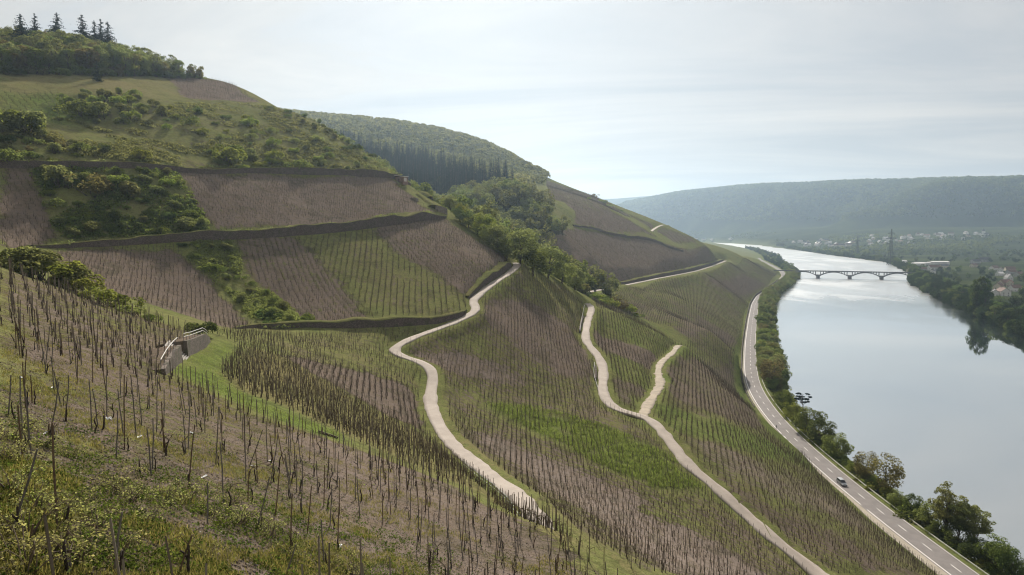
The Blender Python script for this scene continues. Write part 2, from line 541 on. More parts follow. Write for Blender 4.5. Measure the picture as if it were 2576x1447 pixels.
c, z, hw = lane_line['lane']
D, I = near_line(c, _xf, _yf, 34)
tg = np.gradient(c, axis=0); tg /= np.linalg.norm(tg, axis=1)[:, None]
sd = (_xf - c[I, 0]) * tg[I, 1] - (_yf - c[I, 1]) * tg[I, 0]        # negative: left of travel (the viewer's side)
m = (D < 34) & (sd < 0)
bk = np.zeros(len(_xf))
bk[m] = 1.4 * (1 - sst(_yf[m], 48, 66)) * sst(D[m], hw + .5, hw + 2.6) * (1 - sst(D[m], 6, 20))
ZZ = ZZ + bk.reshape(ZZ.shape)
# ------------------------------------------------------------------ fields (outlines in photo points)
def pip(poly, x, y):
    poly = np.asarray(poly); ins = np.zeros(len(x), bool)
    x0, y0 = poly[-1]
    for x1, y1 in poly:
        c = ((y1 > y) != (y0 > y)) & (x < (x0 - x1) * (y - y1) / (y0 - y1 + 1e-12) + x1)
        ins ^= c; x0, y0 = x1, y1
    return ins
# outline, grass share, lushness, soil lightness, row gap, vine gap, stake height, grass stripes
FIELDS = [
 # scrub and meadow of the upper slope
 ('scrub', [(0,187),(300,187),(500,200),(660,260),(800,300),(900,362),(1000,440),(850,440),(440,430),(0,420)], .66,.38,.15, 0,0,0,0),
 ('meadow', [(0,187),(300,190),(425,196),(470,247),(380,250),(230,235),(0,230)], .97,.12,.5, 0,0,0,0),
 ('meadow2', [(560,205),(600,208),(675,258),(655,258)], .95,.15,.5, 0,0,0,0),
 ('greenrow', [(0,231),(150,232),(190,270),(230,305),(100,312),(0,300)], .95,.75,.3, 2.4,1.6,1.4,.5),
 ('upperpurple', [(430,195),(505,199),(588,206),(655,258),(470,246)], .06,.3,.45, 2.2,1.5,1.6,.2),
 # terrace between the two long walls
 ('t_left', [(0,424),(75,424),(110,520),(150,608),(0,622)], .10,.3,.25, 1.7,1.3,1.9,.15),
 ('t_scrub', [(78,424),(440,430),(490,510),(535,580),(400,600),(160,608),(112,520)], .92,.45,.15, 0,0,0,0),
 ('t_main', [(448,432),(650,440),(850,446),(1000,458),(1060,520),(1105,536),(900,552),(740,566),(560,582),(530,570),(490,510)], .20,.25,.42, 1.7,1.3,1.9,.2),
 # bowl below the lower long wall
 ('b_left', [(110,632),(240,624),(440,612),(470,655),(560,745),(640,820),(590,826),(460,790),(300,742),(200,700)], .20,.28,.30, 1.7,1.3,1.9,.2),
 ('b_scrub', [(442,612),(590,605),(612,690),(690,740),(775,818),(650,822),(570,745),(475,655)], .95,.55,.15, 0,0,0,0),
 ('b_mid', [(590,604),(740,596),(830,690),(945,795),(900,812),(785,816),(700,740),(625,690)], .30,.35,.32, 1.7,1.3,1.9,.25),
 ('b_green', [(740,596),(930,576),(1000,640),(1100,700),(1180,752),(1185,785),(1155,803),(1020,794),(950,796),(840,695)], .70,.34,.35, 1.8,1.3,1.9,.40),
 ('b_purple', [(932,576),(1120,552),(1210,612),(1285,656),(1230,700),(1168,742),(1090,696),(1000,638)], .24,.30,.35, 1.7,1.3,1.9,.3),
 # between the bowl's low wall and the lane
 ('c_green', [(520,838),(620,832),(900,828),(1085,826),(1000,862),(978,880),(1040,912),(1062,940),(1066,985),(1000,955),(850,915),(690,888),(600,862)], .68,.34,.3, 1.8,1.3,1.9,.40),
 ('c_purple', [(690,890),(850,917),(1000,957),(1064,990),(1066,1040),(1085,1085),(1000,1052),(880,985),(760,925)], .16,.25,.32, 1.4,1.1,1.9,.2),
 ('c_ridge', [(600,868),(690,888),(760,926),(880,990),(1000,1056),(1100,1110),(1180,1180),(1300,1270),(1440,1372),(1500,1425),(1400,1372),(1250,1275),(1100,1195),(860,1095),(720,1030),(600,985),(548,945)], .82,.08,.3, 1.15,.95,2.1,.2),
 # lawn behind the stair wall and the grass track below it
 ('lawn', [(420,935),(450,915),(522,868),(585,866),(580,890),(548,935),(600,985),(720,1035),(860,1095),(850,1112),(760,1078),(620,1022),(500,960)], .995,.85,.3, 0,0,0,0),
 # foreground slope
 ('f_slope', [(0,672),(100,700),(200,742),(300,775),(400,808),(500,846),(440,880),(410,930),(490,965),(640,1040),(850,1118),(1100,1205),(1300,1310),(1500,1435),(1540,1470),(0,1470)], .43,.18,.30, 0,0,0,0),
 ('f_soil', [(640,1045),(850,1118),(1100,1205),(1300,1310),(1500,1435),(1540,1470),(1000,1470),(820,1330),(760,1200),(640,1120)], .28,.22,.40, 0,0,0,0),
 ('f_terr', [(0,690),(200,760),(470,880),(400,930),(200,880),(0,810)], .42,.18,.40, 0,0,0,0),
 ('f_strip', [(850,1098),(1100,1195),(1250,1268),(1240,1276),(1080,1205),(860,1110)], .93,.35,.3, 0,0,0,0),
 # spur below the lane
 ('d_all', [(1305,672),(1400,715),(1472,762),(1462,800),(1458,850),(1480,885),(1500,930),(1502,975),(1520,1015),(1560,1042),(1620,1062),(1680,1115),(1730,1170),(1845,1272),(1960,1378),(2050,1450),(1580,1455),(1460,1368),(1330,1262),(1200,1150),(1130,1085),(1100,1040),(1098,975),(1108,945),(1060,898),(1012,876),(1100,840),(1200,800),(1212,778),(1204,752),(1240,722)], .52,.30,.35, 1.55,1.2,1.95,.3),
 ('d_purple', [(1250,740),(1350,770),(1450,850),(1495,940),(1420,950),(1330,880),(1220,800)], .20,.28,.30, 0,0,0,0),
 ('d_topgreen', [(1310,680),(1400,720),(1468,765),(1455,790),(1400,765),(1330,725)], .75,.3,.3, 0,0,0,0),
 ('d_midpurple', [(1030,885),(1150,880),(1260,920),(1350,960),(1300,975),(1200,945),(1110,920)], .25,.2,.55, 0,0,0,0),
 ('d_lush', [(1225,1015),(1320,1022),(1430,1045),(1560,1085),(1680,1145),(1770,1230),(1790,1265),(1640,1225),(1500,1165),(1400,1110),(1300,1065)], .80,.66,.3, 0,0,0,0),
 ('d_pebble', [(1190,1075),(1300,1120),(1450,1180),(1600,1245),(1600,1285),(1800,1380),(1930,1450),(1700,1450),(1540,1320),(1450,1270),(1320,1180)], .12,.25,.75, 0,0,0,0),
 ('d_verge', [(1105,1040),(1125,1085),(1200,1155),(1330,1265),(1460,1370),(1580,1460),(1620,1450),(1500,1368),(1360,1260),(1240,1160),(1150,1085),(1115,1030)], .97,.05,.4, 0,0,0,0),
 # between lower lane and dirt track
 ('e_top', [(1500,782),(1600,805),(1735,838),(1690,880),(1640,930),(1645,990),(1600,1035),(1560,1022),(1535,1000),(1530,930),(1505,885),(1486,850),(1490,810)], .72,.50,.35, 1.7,1.2,1.9,.4),
 ('e_purple', [(1488,830),(1560,858),(1650,895),(1640,925),(1560,895),(1500,872)], .15,.3,.3, 0,0,0,0),
 ('e_purple2', [(1536,950),(1600,960),(1640,985),(1600,1030),(1560,1018)], .3,.3,.3, 0,0,0,0),
 # slope down to the river road
 ('g_all', [(1482,740),(1560,729),(1650,708),(1750,690),(1828,660),(1900,660),(1955,690),(1930,722),(1895,745),(1872,790),(1866,840),(1862,900),(1868,950),(1885,1000),(1940,1068),(2020,1140),(2100,1210),(2200,1290),(2430,1460),(2075,1460),(1960,1362),(1850,1258),(1700,1112),(1640,1052),(1640,1015),(1672,970),(1668,930),(1730,852),(1700,825),(1600,795),(1500,770)], .58,.36,.33, 1.7,1.25,1.9,.4),
 ('g_p1', [(1500,770),(1560,760),(1700,770),(1800,790),(1700,812),(1600,795)], .45,.4,.25, 0,0,0,0),
 ('g_p2', [(1770,700),(1870,690),(1930,715),(1890,740),(1830,730)], .2,.3,.28, 0,0,0,0),
 ('g_p3', [(1690,830),(1760,800),(1850,850),(1850,870),(1780,850)], .3,.3,.3, 0,0,0,0),
 ('g_p4', [(1680,890),(1780,920),(1865,950),(1940,1070),(1990,1110),(1850,1060),(1720,1010),(1672,985)], .32,.28,.33, 0,0,0,0),
 ('g_dark', [(1655,1020),(1760,1045),(1900,1095),(2050,1165),(2060,1195),(1900,1150),(1760,1105),(1660,1060)], .85,.75,.15, 0,0,0,0),
 ('g_pebble', [(1740,1100),(1900,1160),(2080,1240),(2250,1350),(2150,1330),(1950,1250),(1800,1180)], .42,.3,.62, 0,0,0,0),
 ('g_red', [(1790,1190),(1950,1270),(2200,1400),(2340,1460),(2200,1460),(2000,1340),(1860,1255)], .36,.2,.22, 0,0,0,0),
 ('g_verge', [(1866,840),(1862,900),(1868,950),(1885,1000),(1940,1068),(2020,1140),(2000,1140),(1920,1075),(1865,1005),(1845,950),(1850,880)], .97,.75,.3, 0,0,0,0),
 ('g_verge2', [(2100,1218),(2200,1296),(2430,1465),(2410,1465),(2180,1310),(2080,1220)], .95,.55,.3, 0,0,0,0),
 ('dirtverge', [(1735,835),(1762,790),(1765,780),(1650,818),(1720,840),(1700,870),(1650,930),(1660,975),(1620,1040),(1660,1000),(1685,965),(1678,925),(1735,855)], .97,.70,.3, 0,0,0,0),
 # next spur
 ('h_main', [(1350,600),(1400,580),(1448,576),(1550,592),(1700,622),(1815,655),(1740,678),(1650,696),(1500,722),(1440,680)], .22,.35,.30, 1.7,1.4,1.9,.3),
 ('h_up', [(1420,510),(1530,528),(1590,560),(1660,600),(1560,585),(1450,566),(1445,530)], .25,.3,.33, 1.8,1.5,1.9,.3),
 ('h_right', [(1560,530),(1650,570),(1760,600),(1840,635),(1815,648),(1700,612)], .35,.4,.33, 1.9,1.5,1.9,.3),
 ('h_top', [(1372,452),(1440,476),(1496,491),(1545,520),(1590,548),(1530,530),(1425,512),(1385,500)], .38,.35,.33, 2.0,1.5,1.9,.3),
]
FIELD_Y = {'t': (150, 340), 'b': (140, 300), 'c': (36, 200), 'f': (6, 112), 'd': (60, 350), 'e': (140, 345), 'g': (100, 1400), 'h': (400, 1250)}
NV = len(_xf)
A_g = np.full(NV, .80); A_l = np.full(NV, .45); A_s = np.full(NV, .25); A_row = np.zeros(NV); A_str = np.zeros(NV)
side_right = _xf > rbank_x(_yf)
A_g[side_right] = .90; A_l[side_right] = .75; A_s[side_right] = .10
A_d = np.where(side_right & (_yf > 400), np.clip(.80 + .5*(vnoise(_xf, _yf*1.6, 90.) - .4), 0, .95), 0)  # dark ground tone standing in for shade over the opposite plain
field_plan = {}
def grad_at(x, y, e=4.0):
    return np.array([gz(x+e, y) - gz(x-e, y), gz(x, y+e) - gz(x, y-e)]).ravel() / (2*e)
for name, px, g, lush, soil, rg, vg, sh, st in FIELDS:
    h = hit(px, *FIELD_Y.get(name[0], (6, 8000)) if not name in ('scrub','meadow','meadow2','greenrow','upperpurple') else (200, 440))
    poly = h[:, :2]
    field_plan[name] = poly
    lo, hi = poly.min(0), poly.max(0)
    m = np.nonzero((_xf >= lo[0]) & (_xf <= hi[0]) & (_yf >= lo[1]) & (_yf <= hi[1]))[0]
    # uneven field edges
    jx = 2.2 * (vnoise(_xf[m], _yf[m], 3.0) - .5) + 4.0 * (vnoise(_xf[m], _yf[m], 11.0) - .5); jy = 2.2 * (vnoise(_xf[m] + 50, _yf[m], 3.0) - .5) + 4.0 * (vnoise(_xf[m] + 70, _yf[m], 11.0) - .5)
    if len(name) > 2 and name[0] in 'fl': jx, jy = jx * .4, jy * .4
    m = m[pip(poly, _xf[m] + jx, _yf[m] + jy)]
    A_g[m] = g; A_l[m] = lush; A_s[m] = soil
    if rg:
        c = poly.mean(0); gr = grad_at(*c, 10.0); gr /= np.hypot(*gr) + 1e-9
        nrm = np.array([-gr[1], gr[0]])
        field_plan[name + '/dir'] = gr
        A_row[m] = (_xf[m] * nrm[0] + _yf[m] * nrm[1]) / (rg * (1 if st < .6 else 3.2))
        A_str[m] = st
def soften(a, n=2):
    b = a.reshape(XX.shape).copy()
    for _ in range(n):
        p_ = np.pad(b, 1, mode='edge')
        b = (p_[:-2, 1:-1] + p_[2:, 1:-1] + p_[1:-1, :-2] + p_[1:-1, 2:] + 2 * b) / 6
    return b.ravel()
A_g, A_l, A_s, A_str = (soften(a_) for a_ in (A_g, A_l, A_s, A_str))
WOODS = [[(-62,372),(-30,345),(0,318),(20,330),(46,368),(60,398),(44,425),(14,500),(42,522),(26,580),(0,640),(-60,620),(-100,560),(-130,520),(-95,430)],
         [(-235,880),(-190,720),(-100,640),(-40,640),(-6,690),(4,730),(-40,800),(-120,900)]]
for w_ in WOODS:
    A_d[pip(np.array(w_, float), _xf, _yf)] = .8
# verges of the lanes are grass
vg_ = (lane_dist > 0) & (lane_dist < 1.3)
A_g[vg_] = np.maximum(A_g[vg_], .93); A_l[vg_] = np.maximum(A_l[vg_], .5)
dr = _xf - road_x(_yf)
m = (dr > -9) & (dr < BANK_W + 20) & ~side_right
A_g[m] = .96; A_l[m] = .6

# ------------------------------------------------------------------ ground material and mesh
def ground_material():
    k = NM("hillside_ground")
    p = k.pos()
    ga, la, sa, ra, st = (k.attr(n) for n in ("grass", "lush", "soil", "row", "stripe"))
    nA = k.noise(p, 0.55, 5, 0.65)
    nB = k.noise(p, 2.6, 4, 0.7)
    nC = k.noise(p, 0.07, 3, 0.6)
    nD = k.noise(p, 9.0, 3, 0.7)
    # grass between the rows
    s = k.math('SINE', k.math('MULTIPLY', ra, 6.28318))
    s = k.math('MULTIPLY', k.math('MULTIPLY', s, st), k.math('MULTIPLY_ADD', nB, 0.75, -0.08))
    gsum = k.math('ADD', k.math('ADD', k.math('MULTIPLY_ADD', ga, 0.90, 0.09), s), k.math('MULTIPLY', k.math('SUBTRACT', nC, 0.5), 0.55))
    pat = k.math('ADD', k.math('MULTIPLY', nA, 0.5), k.math('MULTIPLY', nB, 0.5))
    thr = k.math('SUBTRACT', 1.0, gsum)
    thr = k.math('MULTIPLY_ADD', thr, 0.56, 0.22)
    gm = k.step(k.math('SUBTRACT', pat, thr), -0.06, 0.07)
    # slate soil
    soil = k.mix(sa, (0.128, 0.098, 0.080, 1), (0.258, 0.214, 0.186, 1))
    soil = k.mix(k.math('MULTIPLY', k.step(nA, 0.35, 0.7), 0.55), soil, (0.165, 0.125, 0.088, 1))
    chip = k.step(nD, 0.60, 0.72)
    soil = k.mix(k.math('MULTIPLY', chip, 0.40), soil, (0.34, 0.29, 0.28, 1))
    soil = k.mix(k.math('MULTIPLY', k.step(nD, 0.46, 0.30), 0.55), soil, (0.045, 0.033, 0.030, 1))
    # grass
    dry = k.mix(k.step(nB, 0.35, 0.65), (0.240, 0.200, 0.105, 1), (0.150, 0.142, 0.060, 1))
    lus = k.mix(k.step(nA, 0.30, 0.70), (0.068, 0.102, 0.030, 1), (0.146, 0.200, 0.050, 1))
    gl = k.math('ADD', la, k.math('MULTIPLY', k.math('SUBTRACT', nC, 0.5), 0.9), clamp=True)
    grs = k.mix(gl, dry, lus)
    grs = k.mix(k.math('MULTIPLY', k.step(nD, 0.5, 0.32), 0.45), grs, (0.035, 0.045, 0.016, 1))
    col = k.mix(gm, soil, grs)
    # meadows, gardens and close-planted vines of the opposite plain: shade put into a dark green
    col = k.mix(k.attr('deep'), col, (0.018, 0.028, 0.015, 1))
    # heath, bramble and bare patches a few metres across
    nE = k.noise(p, 0.16, 5, 0.7, 0.4)
    nF = k.noise(p, 0.9, 3, 0.75)
    col = k.mix(k.math('MULTIPLY', k.step(nE, .50, .66), .42), col, (0.062, 0.062, 0.030, 1))
    col = k.mix(k.math('MULTIPLY', k.step(nE, .46, .32), .30), col, (0.190, 0.155, 0.085, 1))
    col = k.mix(k.math('MULTIPLY', k.step(nF, .52, .66), .35), col, (0.055, 0.048, 0.030, 1))
    h = k.math('ADD', k.math('MULTIPLY', nB, 1.0), k.math('MULTIPLY', gm, 0.35))
    nb = k.bump(h, 0.9, 0.28)
    return k.done(k.pbr(col, 1.0, nb, 0, 0.0))
M_ground = ground_material()
def grid_mesh(name, X, Y, Z, mats):
    ny, nx = X.shape
    mb = MB()
    i = np.arange(ny - 1)[:, None] * nx + np.arange(nx - 1)[None]
    q = np.stack([i, i + 1, i + nx + 1, i + nx], -1).reshape(-1, 4)
    mb.add(np.stack([X.ravel(), Y.ravel(), Z.ravel()], 1), q)
    return mb.mesh(name, mats, smooth=True)
# small lumps so the slope is not glassy (kept off lanes and road)
lump = (fbm(_xf, _yf, 6.0, 3) * 0.55 + fbm(_xf, _yf, 28.0, 3) * 1.1)
off = sst(lane_dist, 1.0, 4.0) * sst(np.abs(dr + 1), 9, 16) * (~side_right)
ZZ = ZZ + (lump * off).reshape(ZZ.shape)
me = grid_mesh("ground", XX, YY, ZZ, [M_ground])
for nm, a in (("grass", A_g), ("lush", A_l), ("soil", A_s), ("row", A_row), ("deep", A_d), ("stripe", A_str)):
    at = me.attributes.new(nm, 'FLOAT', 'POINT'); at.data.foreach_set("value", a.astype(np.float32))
ground = tag(obj("ground", me), kind='structure')

# ------------------------------------------------------------------ water
def water_material():
    k = NM("river_water")
    p = k.pos()
    mp = k.n("ShaderNodeMapping", {"Vector": p, "Scale": (1.0, 0.45, 1.0), "Rotation": (0, 0, 0.35)}).outputs[0]
    w = k.noise(mp, 0.55, 3, 0.6)
    w2 = k.noise(mp, 0.06, 2, 0.5)
    calm = k.step(k.noise(mp, 0.008, 3, 0.6), 0.42, 0.62)
    h = k.math('ADD', k.math('MULTIPLY', w, 0.10), k.math('MULTIPLY', w2, 0.30))
    nb = k.n("ShaderNodeBump", {"Height": h, "Strength": k.math('MULTIPLY_ADD', calm, 0.10, 0.03), "Distance": 0.5}).outputs[0]
    b = k.n("ShaderNodeBsdfPrincipled", {"Base Color": (0.030, 0.045, 0.048, 1), "Roughness": 0.03, "IOR": 1.33, "Specular IOR Level": 0.5, "Normal": nb})
    gl = k.n("ShaderNodeBsdfGlossy", {"Color": (0.97, 0.97, 0.96, 1), "Roughness": k.math('ADD', k.math('MULTIPLY', k.step(k.noise(mp, 0.011, 4, 0.6, 0.8), .48, .62), 0.07), k.math('MULTIPLY_ADD', k.step(k.n("ShaderNodeSeparateXYZ", {0: p}).outputs[1], 600.0, 1000.0), 0.26, 0.03)), "Normal": nb})
    lw = k.n("ShaderNodeLayerWeight", {"Blend": 0.42, "Normal": nb})
    mx = k.n("ShaderNodeMixShader", {0: k.math('MULTIPLY_ADD', lw.outputs["Facing"], 0.62, 0.26, clamp=True), 1: b.outputs[0], 2: gl.outputs[0]})
    return k.done(mx.outputs[0])
M_water = water_material()
mb = MB()
wy = np.concatenate([np.arange(-200, 1600, 20), np.arange(1600, 6200, 60)])
L = _lb(wy) - 8; Rr = rbank_x(wy) + 12
v = np.stack([np.stack([L, wy, 0*wy], 1), np.stack([Rr, wy, 0*wy], 1)], 1).reshape(-1, 3)
n = len(wy)
mb.add(v, [[2*i, 2*i+1, 2*i+3, 2*i+2] for i in range(n-1)])
tag(mb.build("river", [M_water]), kind='structure')

# ------------------------------------------------------------------ roads
def ribbon(c, z, offs, mb, lift=0.0, mat=0, skirt=0.35, jag=0.0):
    """strip along a centre line; offs = list of lateral offsets"""
    t = np.gradient(c, axis=0); t /= np.linalg.norm(t, axis=1)[:, None] + 1e-9
    nrm = np.stack([t[:, 1], -t[:, 0]], 1)            # to the right of travel
    rows = []
    jit = (vnoise(c[:, 0], c[:, 1], 2.2) - .5) * jag
    zz = np.broadcast_to(np.asarray(z, float), (len(c),)) + lift
    offs = list(offs)
    full = [(offs[0], -skirt)] + [(o, 0) for o in offs] + [(offs[-1], -skirt)] if skirt else [(o, 0) for o in offs]
    for o, dz in full:
        rows.append(np.column_stack([c + nrm * (o + (np.sign(o) if abs(o) == max(abs(offs[0]), abs(offs[-1])) else 0) * jit)[:, None], zz + dz]))
    v = np.stack(rows, 1).reshape(-1, 3); m = len(full); n = len(c)
    q = []
    for i in range(n - 1):
        for j in range(m - 1):
            q.append([i*m+j, i*m+j+1, (i+1)*m+j+1, (i+1)*m+j])
    mb.add(v, q, mat=mat)
def road_mat(name, c, patch, var=.12):
    k = NM(name)
    p = k.pos()
    f = k.noise(p, 0.35, 5, 0.65); g = k.noise(p, 14.0, 2, 0.6); h = k.noise(p, 1.7, 4, 0.7)
    a = np.array(c)
    col = k.mix(k.step(f, .3, .7), (*(a*(1-var)), 1), (*(a*(1+var)), 1))
    col = k.mix(k.math('MULTIPLY', k.step(h, .55, .75), .45), col, (*patch, 1))
    col = k.mix(k.math('MULTIPLY', k.step(g, .45, .7), .25), col, (*(a*.6), 1))
    return k.done(k.pbr(col, .85, k.bump(g, .3, .02), 0, .25))
M_lane = road_mat("lane_concrete", (.34,.29,.25), (.26,.23,.20))
M_dirt = road_mat("dirt_track", (.30,.25,.19), (.17,.17,.08), .2)
M_asph = road_mat("asphalt", (.190,.172,.166), (.145,.134,.131))
M_shoul = road_mat("gravel_shoulder", (.33,.29,.235), (.24,.21,.16))
M_paint = plain("road_paint", (.72,.69,.66), .7, .10, 2.0)
for k, nm in (('lane','lane'),('lower','lower_lane'),('dirt','dirt_track'),('spur','spur_lane'),('high','hill_lane')):
    c, z, hw = lane_line[k]
    mb = MB(); ribbon(c, z, [-hw, -hw*.5, 0, hw*.5, hw], mb, lift=0.03 if k != 'spur' else .15, jag=.5 if k != 'dirt' else .9)
    tag(mb.build(nm, [M_dirt if k == 'dirt' else M_lane], smooth=True), kind='structure')
ry = np.arange(-60, 2000, 3.0)
rc = np.column_stack([road_x(ry), ry])
mb = MB(); ribbon(rc, ROAD_Z, [-4.1, -2, 0, 2, 3.9], mb, lift=0.0, mat=0)
tag(mb.build("road", [M_asph], smooth=False), kind='structure')
# pale shoulder on the hill side, widening near the viewer
mb = MB()
wsh = np.interp(ry, [-60, 130, 200, 215, 300, 2000], [3.4, 3.2, 2.3, 1.2, .8, .8])
t = np.gradient(rc, axis=0); t /= np.linalg.norm(t, axis=1)[:, None]
nr = np.stack([t[:, 1], -t[:, 0]], 1)
a = np.column_stack([rc + nr * (-4.1 - wsh)[:, None], np.full(len(rc), ROAD_Z - .02)])
b = np.column_stack([rc + nr * (-4.1), np.full(len(rc), ROAD_Z - .012)])
v = np.stack([a, b], 1).reshape(-1, 3)
mb.add(v, [[2*i, 2*i+1, 2*i+3, 2*i+2] for i in range(len(rc)-1)])
tag(mb.build("road_shoulder", [M_shoul]), kind='structure')
# markings
mb = MB()
fine = np.arange(-60, 1300, 1.0)
arc = np.column_stack([road_x(fine), fine])
def stretch(y0, y1, off, w):
    m = (fine >= y0 - .01) & (fine <= y1 + .01)
    if m.sum() > 1:
        ribbon(arc[m], ROAD_Z, [off - w/2, off + w/2], mb, lift=.006, skirt=0)
y = -60
while y < 1000:
    stretch(y, y + 4, 0.0, .22); y += 12
for a_, b_ in ((-60, 118), (121, 124), (127, 130), (137, 207), (211, 276), (279, 283), (286, 900)):
    stretch(a_, b_, -3.55, .30)
stretch(-60, 1000, 3.6, .14)
tag(mb.build("road_markings", [M_paint]), kind='structure')
# ------------------------------------------------------------------ vegetation: materials
def leaf_mat(name, c0, c1, trans=0.68, objv=0.35, alt=None):
    k = NM(name)
    t = k.attr("tone"); r = k.rand()
    col = k.mix(t, (*c0, 1), (*c1, 1))
    if alt is not None:
        col = k.mix(k.step(r, .55, .95), col, (*alt, 1))
    hv = k.n("ShaderNodeHueSaturation", {"Hue": k.math('MULTIPLY_ADD', r, .05, .475), "Saturation": .95, "Value": k.math('MULTIPLY_ADD', r, objv, 1 - objv / 2), "Fac": 1.0, "Color": col}).outputs[0]
    d = k.n("ShaderNodeBsdfDiffuse", {"Color": hv})
    tr = k.n("ShaderNodeBsdfTranslucent", {"Color": k.mix(1.0, hv, (1.0, 1.0, .62, 1), 'MULTIPLY')})
    mx = k.n("ShaderNodeMixShader", {0: trans, 1: d.outputs[0], 2: tr.outputs[0]})
    return k.done(mx.outputs[0])
M_bark = plain("bark", (.085,.066,.052), .95, .35, 3.0)
M_leaf = leaf_mat("leaf_green", (.075,.105,.034), (.205,.255,.075), alt=(.22,.23,.09))
M_leafd = leaf_mat("leaf_dark", (.055,.082,.036), (.145,.185,.068))
M_leafy = leaf_mat("leaf_spring", (.120,.155,.036), (.28,.31,.085))
M_leafb = leaf_mat("leaf_budding", (.125,.110,.058), (.23,.205,.095))
M_leafo = leaf_mat("leaf_olive", (.108,.122,.050), (.245,.260,.125))
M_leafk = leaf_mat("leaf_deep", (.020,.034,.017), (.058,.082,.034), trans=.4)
M_needle = leaf_mat("conifer_needles", (.010,.020,.017), (.030,.046,.034), trans=.12)
M_pop = leaf_mat("poplar_leaf", (.035,.062,.016), (.105,.150,.034))

def unit(v): return v / (np.linalg.norm(v, axis=-1, keepdims=True) + 1e-9)
def leaf_quads(pos, nrm, size, g, asp=0.7):
    n = len(pos)
    a = unit(np.cross(nrm, unit(g.normal(size=(n, 3)))))
    b = np.cross(nrm, a)
    s = (size * g.uniform(.6, 1.35, n))[:, None] if np.isscalar(size) else size[:, None]
    bend = nrm * s * .18
    v = np.stack([pos - a*s*.5, pos - b*s*.5*asp + bend, pos + a*s*.5, pos + b*s*.5*asp + bend], 1).reshape(-1, 3)
    return v, np.arange(n*4).reshape(-1, 4)
def add_leaves(mb, lobes, n, size, g, center, inner=.25, asp=.7, up=.6, mat=0):
    c = np.array([l[0] for l in lobes], float); r = np.array([l[1] for l in lobes], float)
    if r.ndim == 1: r = np.stack([r, r, r*.85], 1)
    w = (r.prod(1)) ** (2/3); w /= w.sum()
    k = g.choice(len(lobes), n, p=w)
    d = unit(g.normal(size=(n, 3)))
    outw = unit(c[k] - center + 1e-6)
    flip = (d * outw).sum(1) < -.35
    d[flip] *= -1
    rad = np.where(g.random(n) < inner, g.uniform(.3, .8, n), g.uniform(.82, 1.08, n))
    pos = c[k] + d * r[k] * rad[:, None]
    nr = unit(d + .65 * g.normal(size=(n, 3)) + np.array([0, 0, up]))
    v, q = leaf_quads(pos, nr, size, g, asp)
    lt = g.uniform(.25, .75, len(lobes))[k] + g.uniform(-.3, .3, n)
    mb.add(v, q, av=np.repeat(np.clip(lt, 0, 1), 4), mat=mat)
def limb(p0, p1, r0, r1, g, mb, seg=4, wob=.08, n=5):
    t = np.linspace(0, 1, seg + 1)[:, None]
    p = np.array(p0) * (1-t) + np.array(p1) * t
    L = np.linalg.norm(np.array(p1) - p0)
    p[1:-1] += g.normal(size=(seg-1, 3)) * L * wob
    p[:, 2] += np.sin(t[:, 0]*np.pi) * L * .06
    mb.tube(p, np.linspace(r0, r1, seg+1), n)
def tree_proto(seed, H, rx, base, nl, leaves, size, mat, lobe=(.34,.52), squash=.85, airy=False, trunk_r=None):
    """returns (trunk mesh, crown mesh) for a broadleaf of height H, crown radius rx, crown starting at base*H"""
    g = np.random.default_rng(seed)
    zc = H * (base + (1 - base) * .5); hz = H * (1 - base) * .5
    lobes = []
    for i in range(nl):
        d = unit(g.normal(size=3)); rr = g.uniform(.35, .72)
        c = np.array([d[0]*rx*rr, d[1]*rx*rr, zc + d[2]*hz*rr])
        lr = rx * g.uniform(*lobe) * (1 - .25*max(d[2], 0))
        lobes.append((c, (lr, lr, lr*squash)))
    tb = MB(); tr = trunk_r or H * .018
    top = np.array([g.normal()*.15*rx, g.normal()*.15*rx, zc + hz*.3])
    limb((0, 0, -.6), top, tr, tr*.35, g, tb, 6, .02, 7)
    for c, r in lobes[:max(6, nl // 2)]:
        st = np.array([0, 0, H*base*.75]) + (top - np.array([0, 0, H*base*.75])) * g.uniform(0, .8)
        limb(st, c, tr*.4, tr*.1, g, tb, 4, .06, 4)
    cb = MB()
    add_leaves(cb, lobes, leaves, size, g, np.array([0, 0, zc]), inner=.15 if airy else .28)
    return tb.mesh("trunk", [M_bark], True), cb.mesh("crown", [mat])
def conifer_proto(seed, H, rad, levels, size, per, base=.06):
    g = np.random.default_rng(seed)
    tb = MB(); tb.tube([(0,0,-.6),(0,0,H*.5),(0,0,H*.97)], [H*.016, H*.009, H*.002], 6)
    cb = MB()
    pos, nr, sz = [], [], []
    for i in range(levels):
        f = i / (levels - 1); z = H*(base + (1-base)*f); rr = rad*(1-f)**.75*g.uniform(.78, 1.15)+.05*rad
        nb = max(4, int(per*(1-f)**.6))
        for j in range(nb):
            a = g.uniform(0, 2*np.pi); L = rr*g.uniform(.75, 1.1); m = max(3, int(L/size*2.2))
            for s in np.linspace(.18, 1, m):
                for _ in range(2):
                    pos.append((math.cos(a)*L*s+g.normal()*.12*L, math.sin(a)*L*s+g.normal()*.12*L, z-L*s*.30+.12*L*(s**3)+g.normal()*.04*L))
                    nr.append((math.cos(a)*.7+g.normal()*.7, math.sin(a)*.7+g.normal()*.7, .5+g.normal()*.3)); sz.append(size*(1.15-.5*s)*(.55+.45*(1-f)))
    pos = np.array(pos); nr = unit(np.array(nr))
    v, q = leaf_quads(pos, nr, np.array(sz), g, .55)
    cb.add(v, q, av=np.repeat(np.clip(g.normal(.5, .25, len(pos)), 0, 1), 4))
    return tb.mesh("trunk", [M_bark], True), cb.mesh("crown", [M_needle])
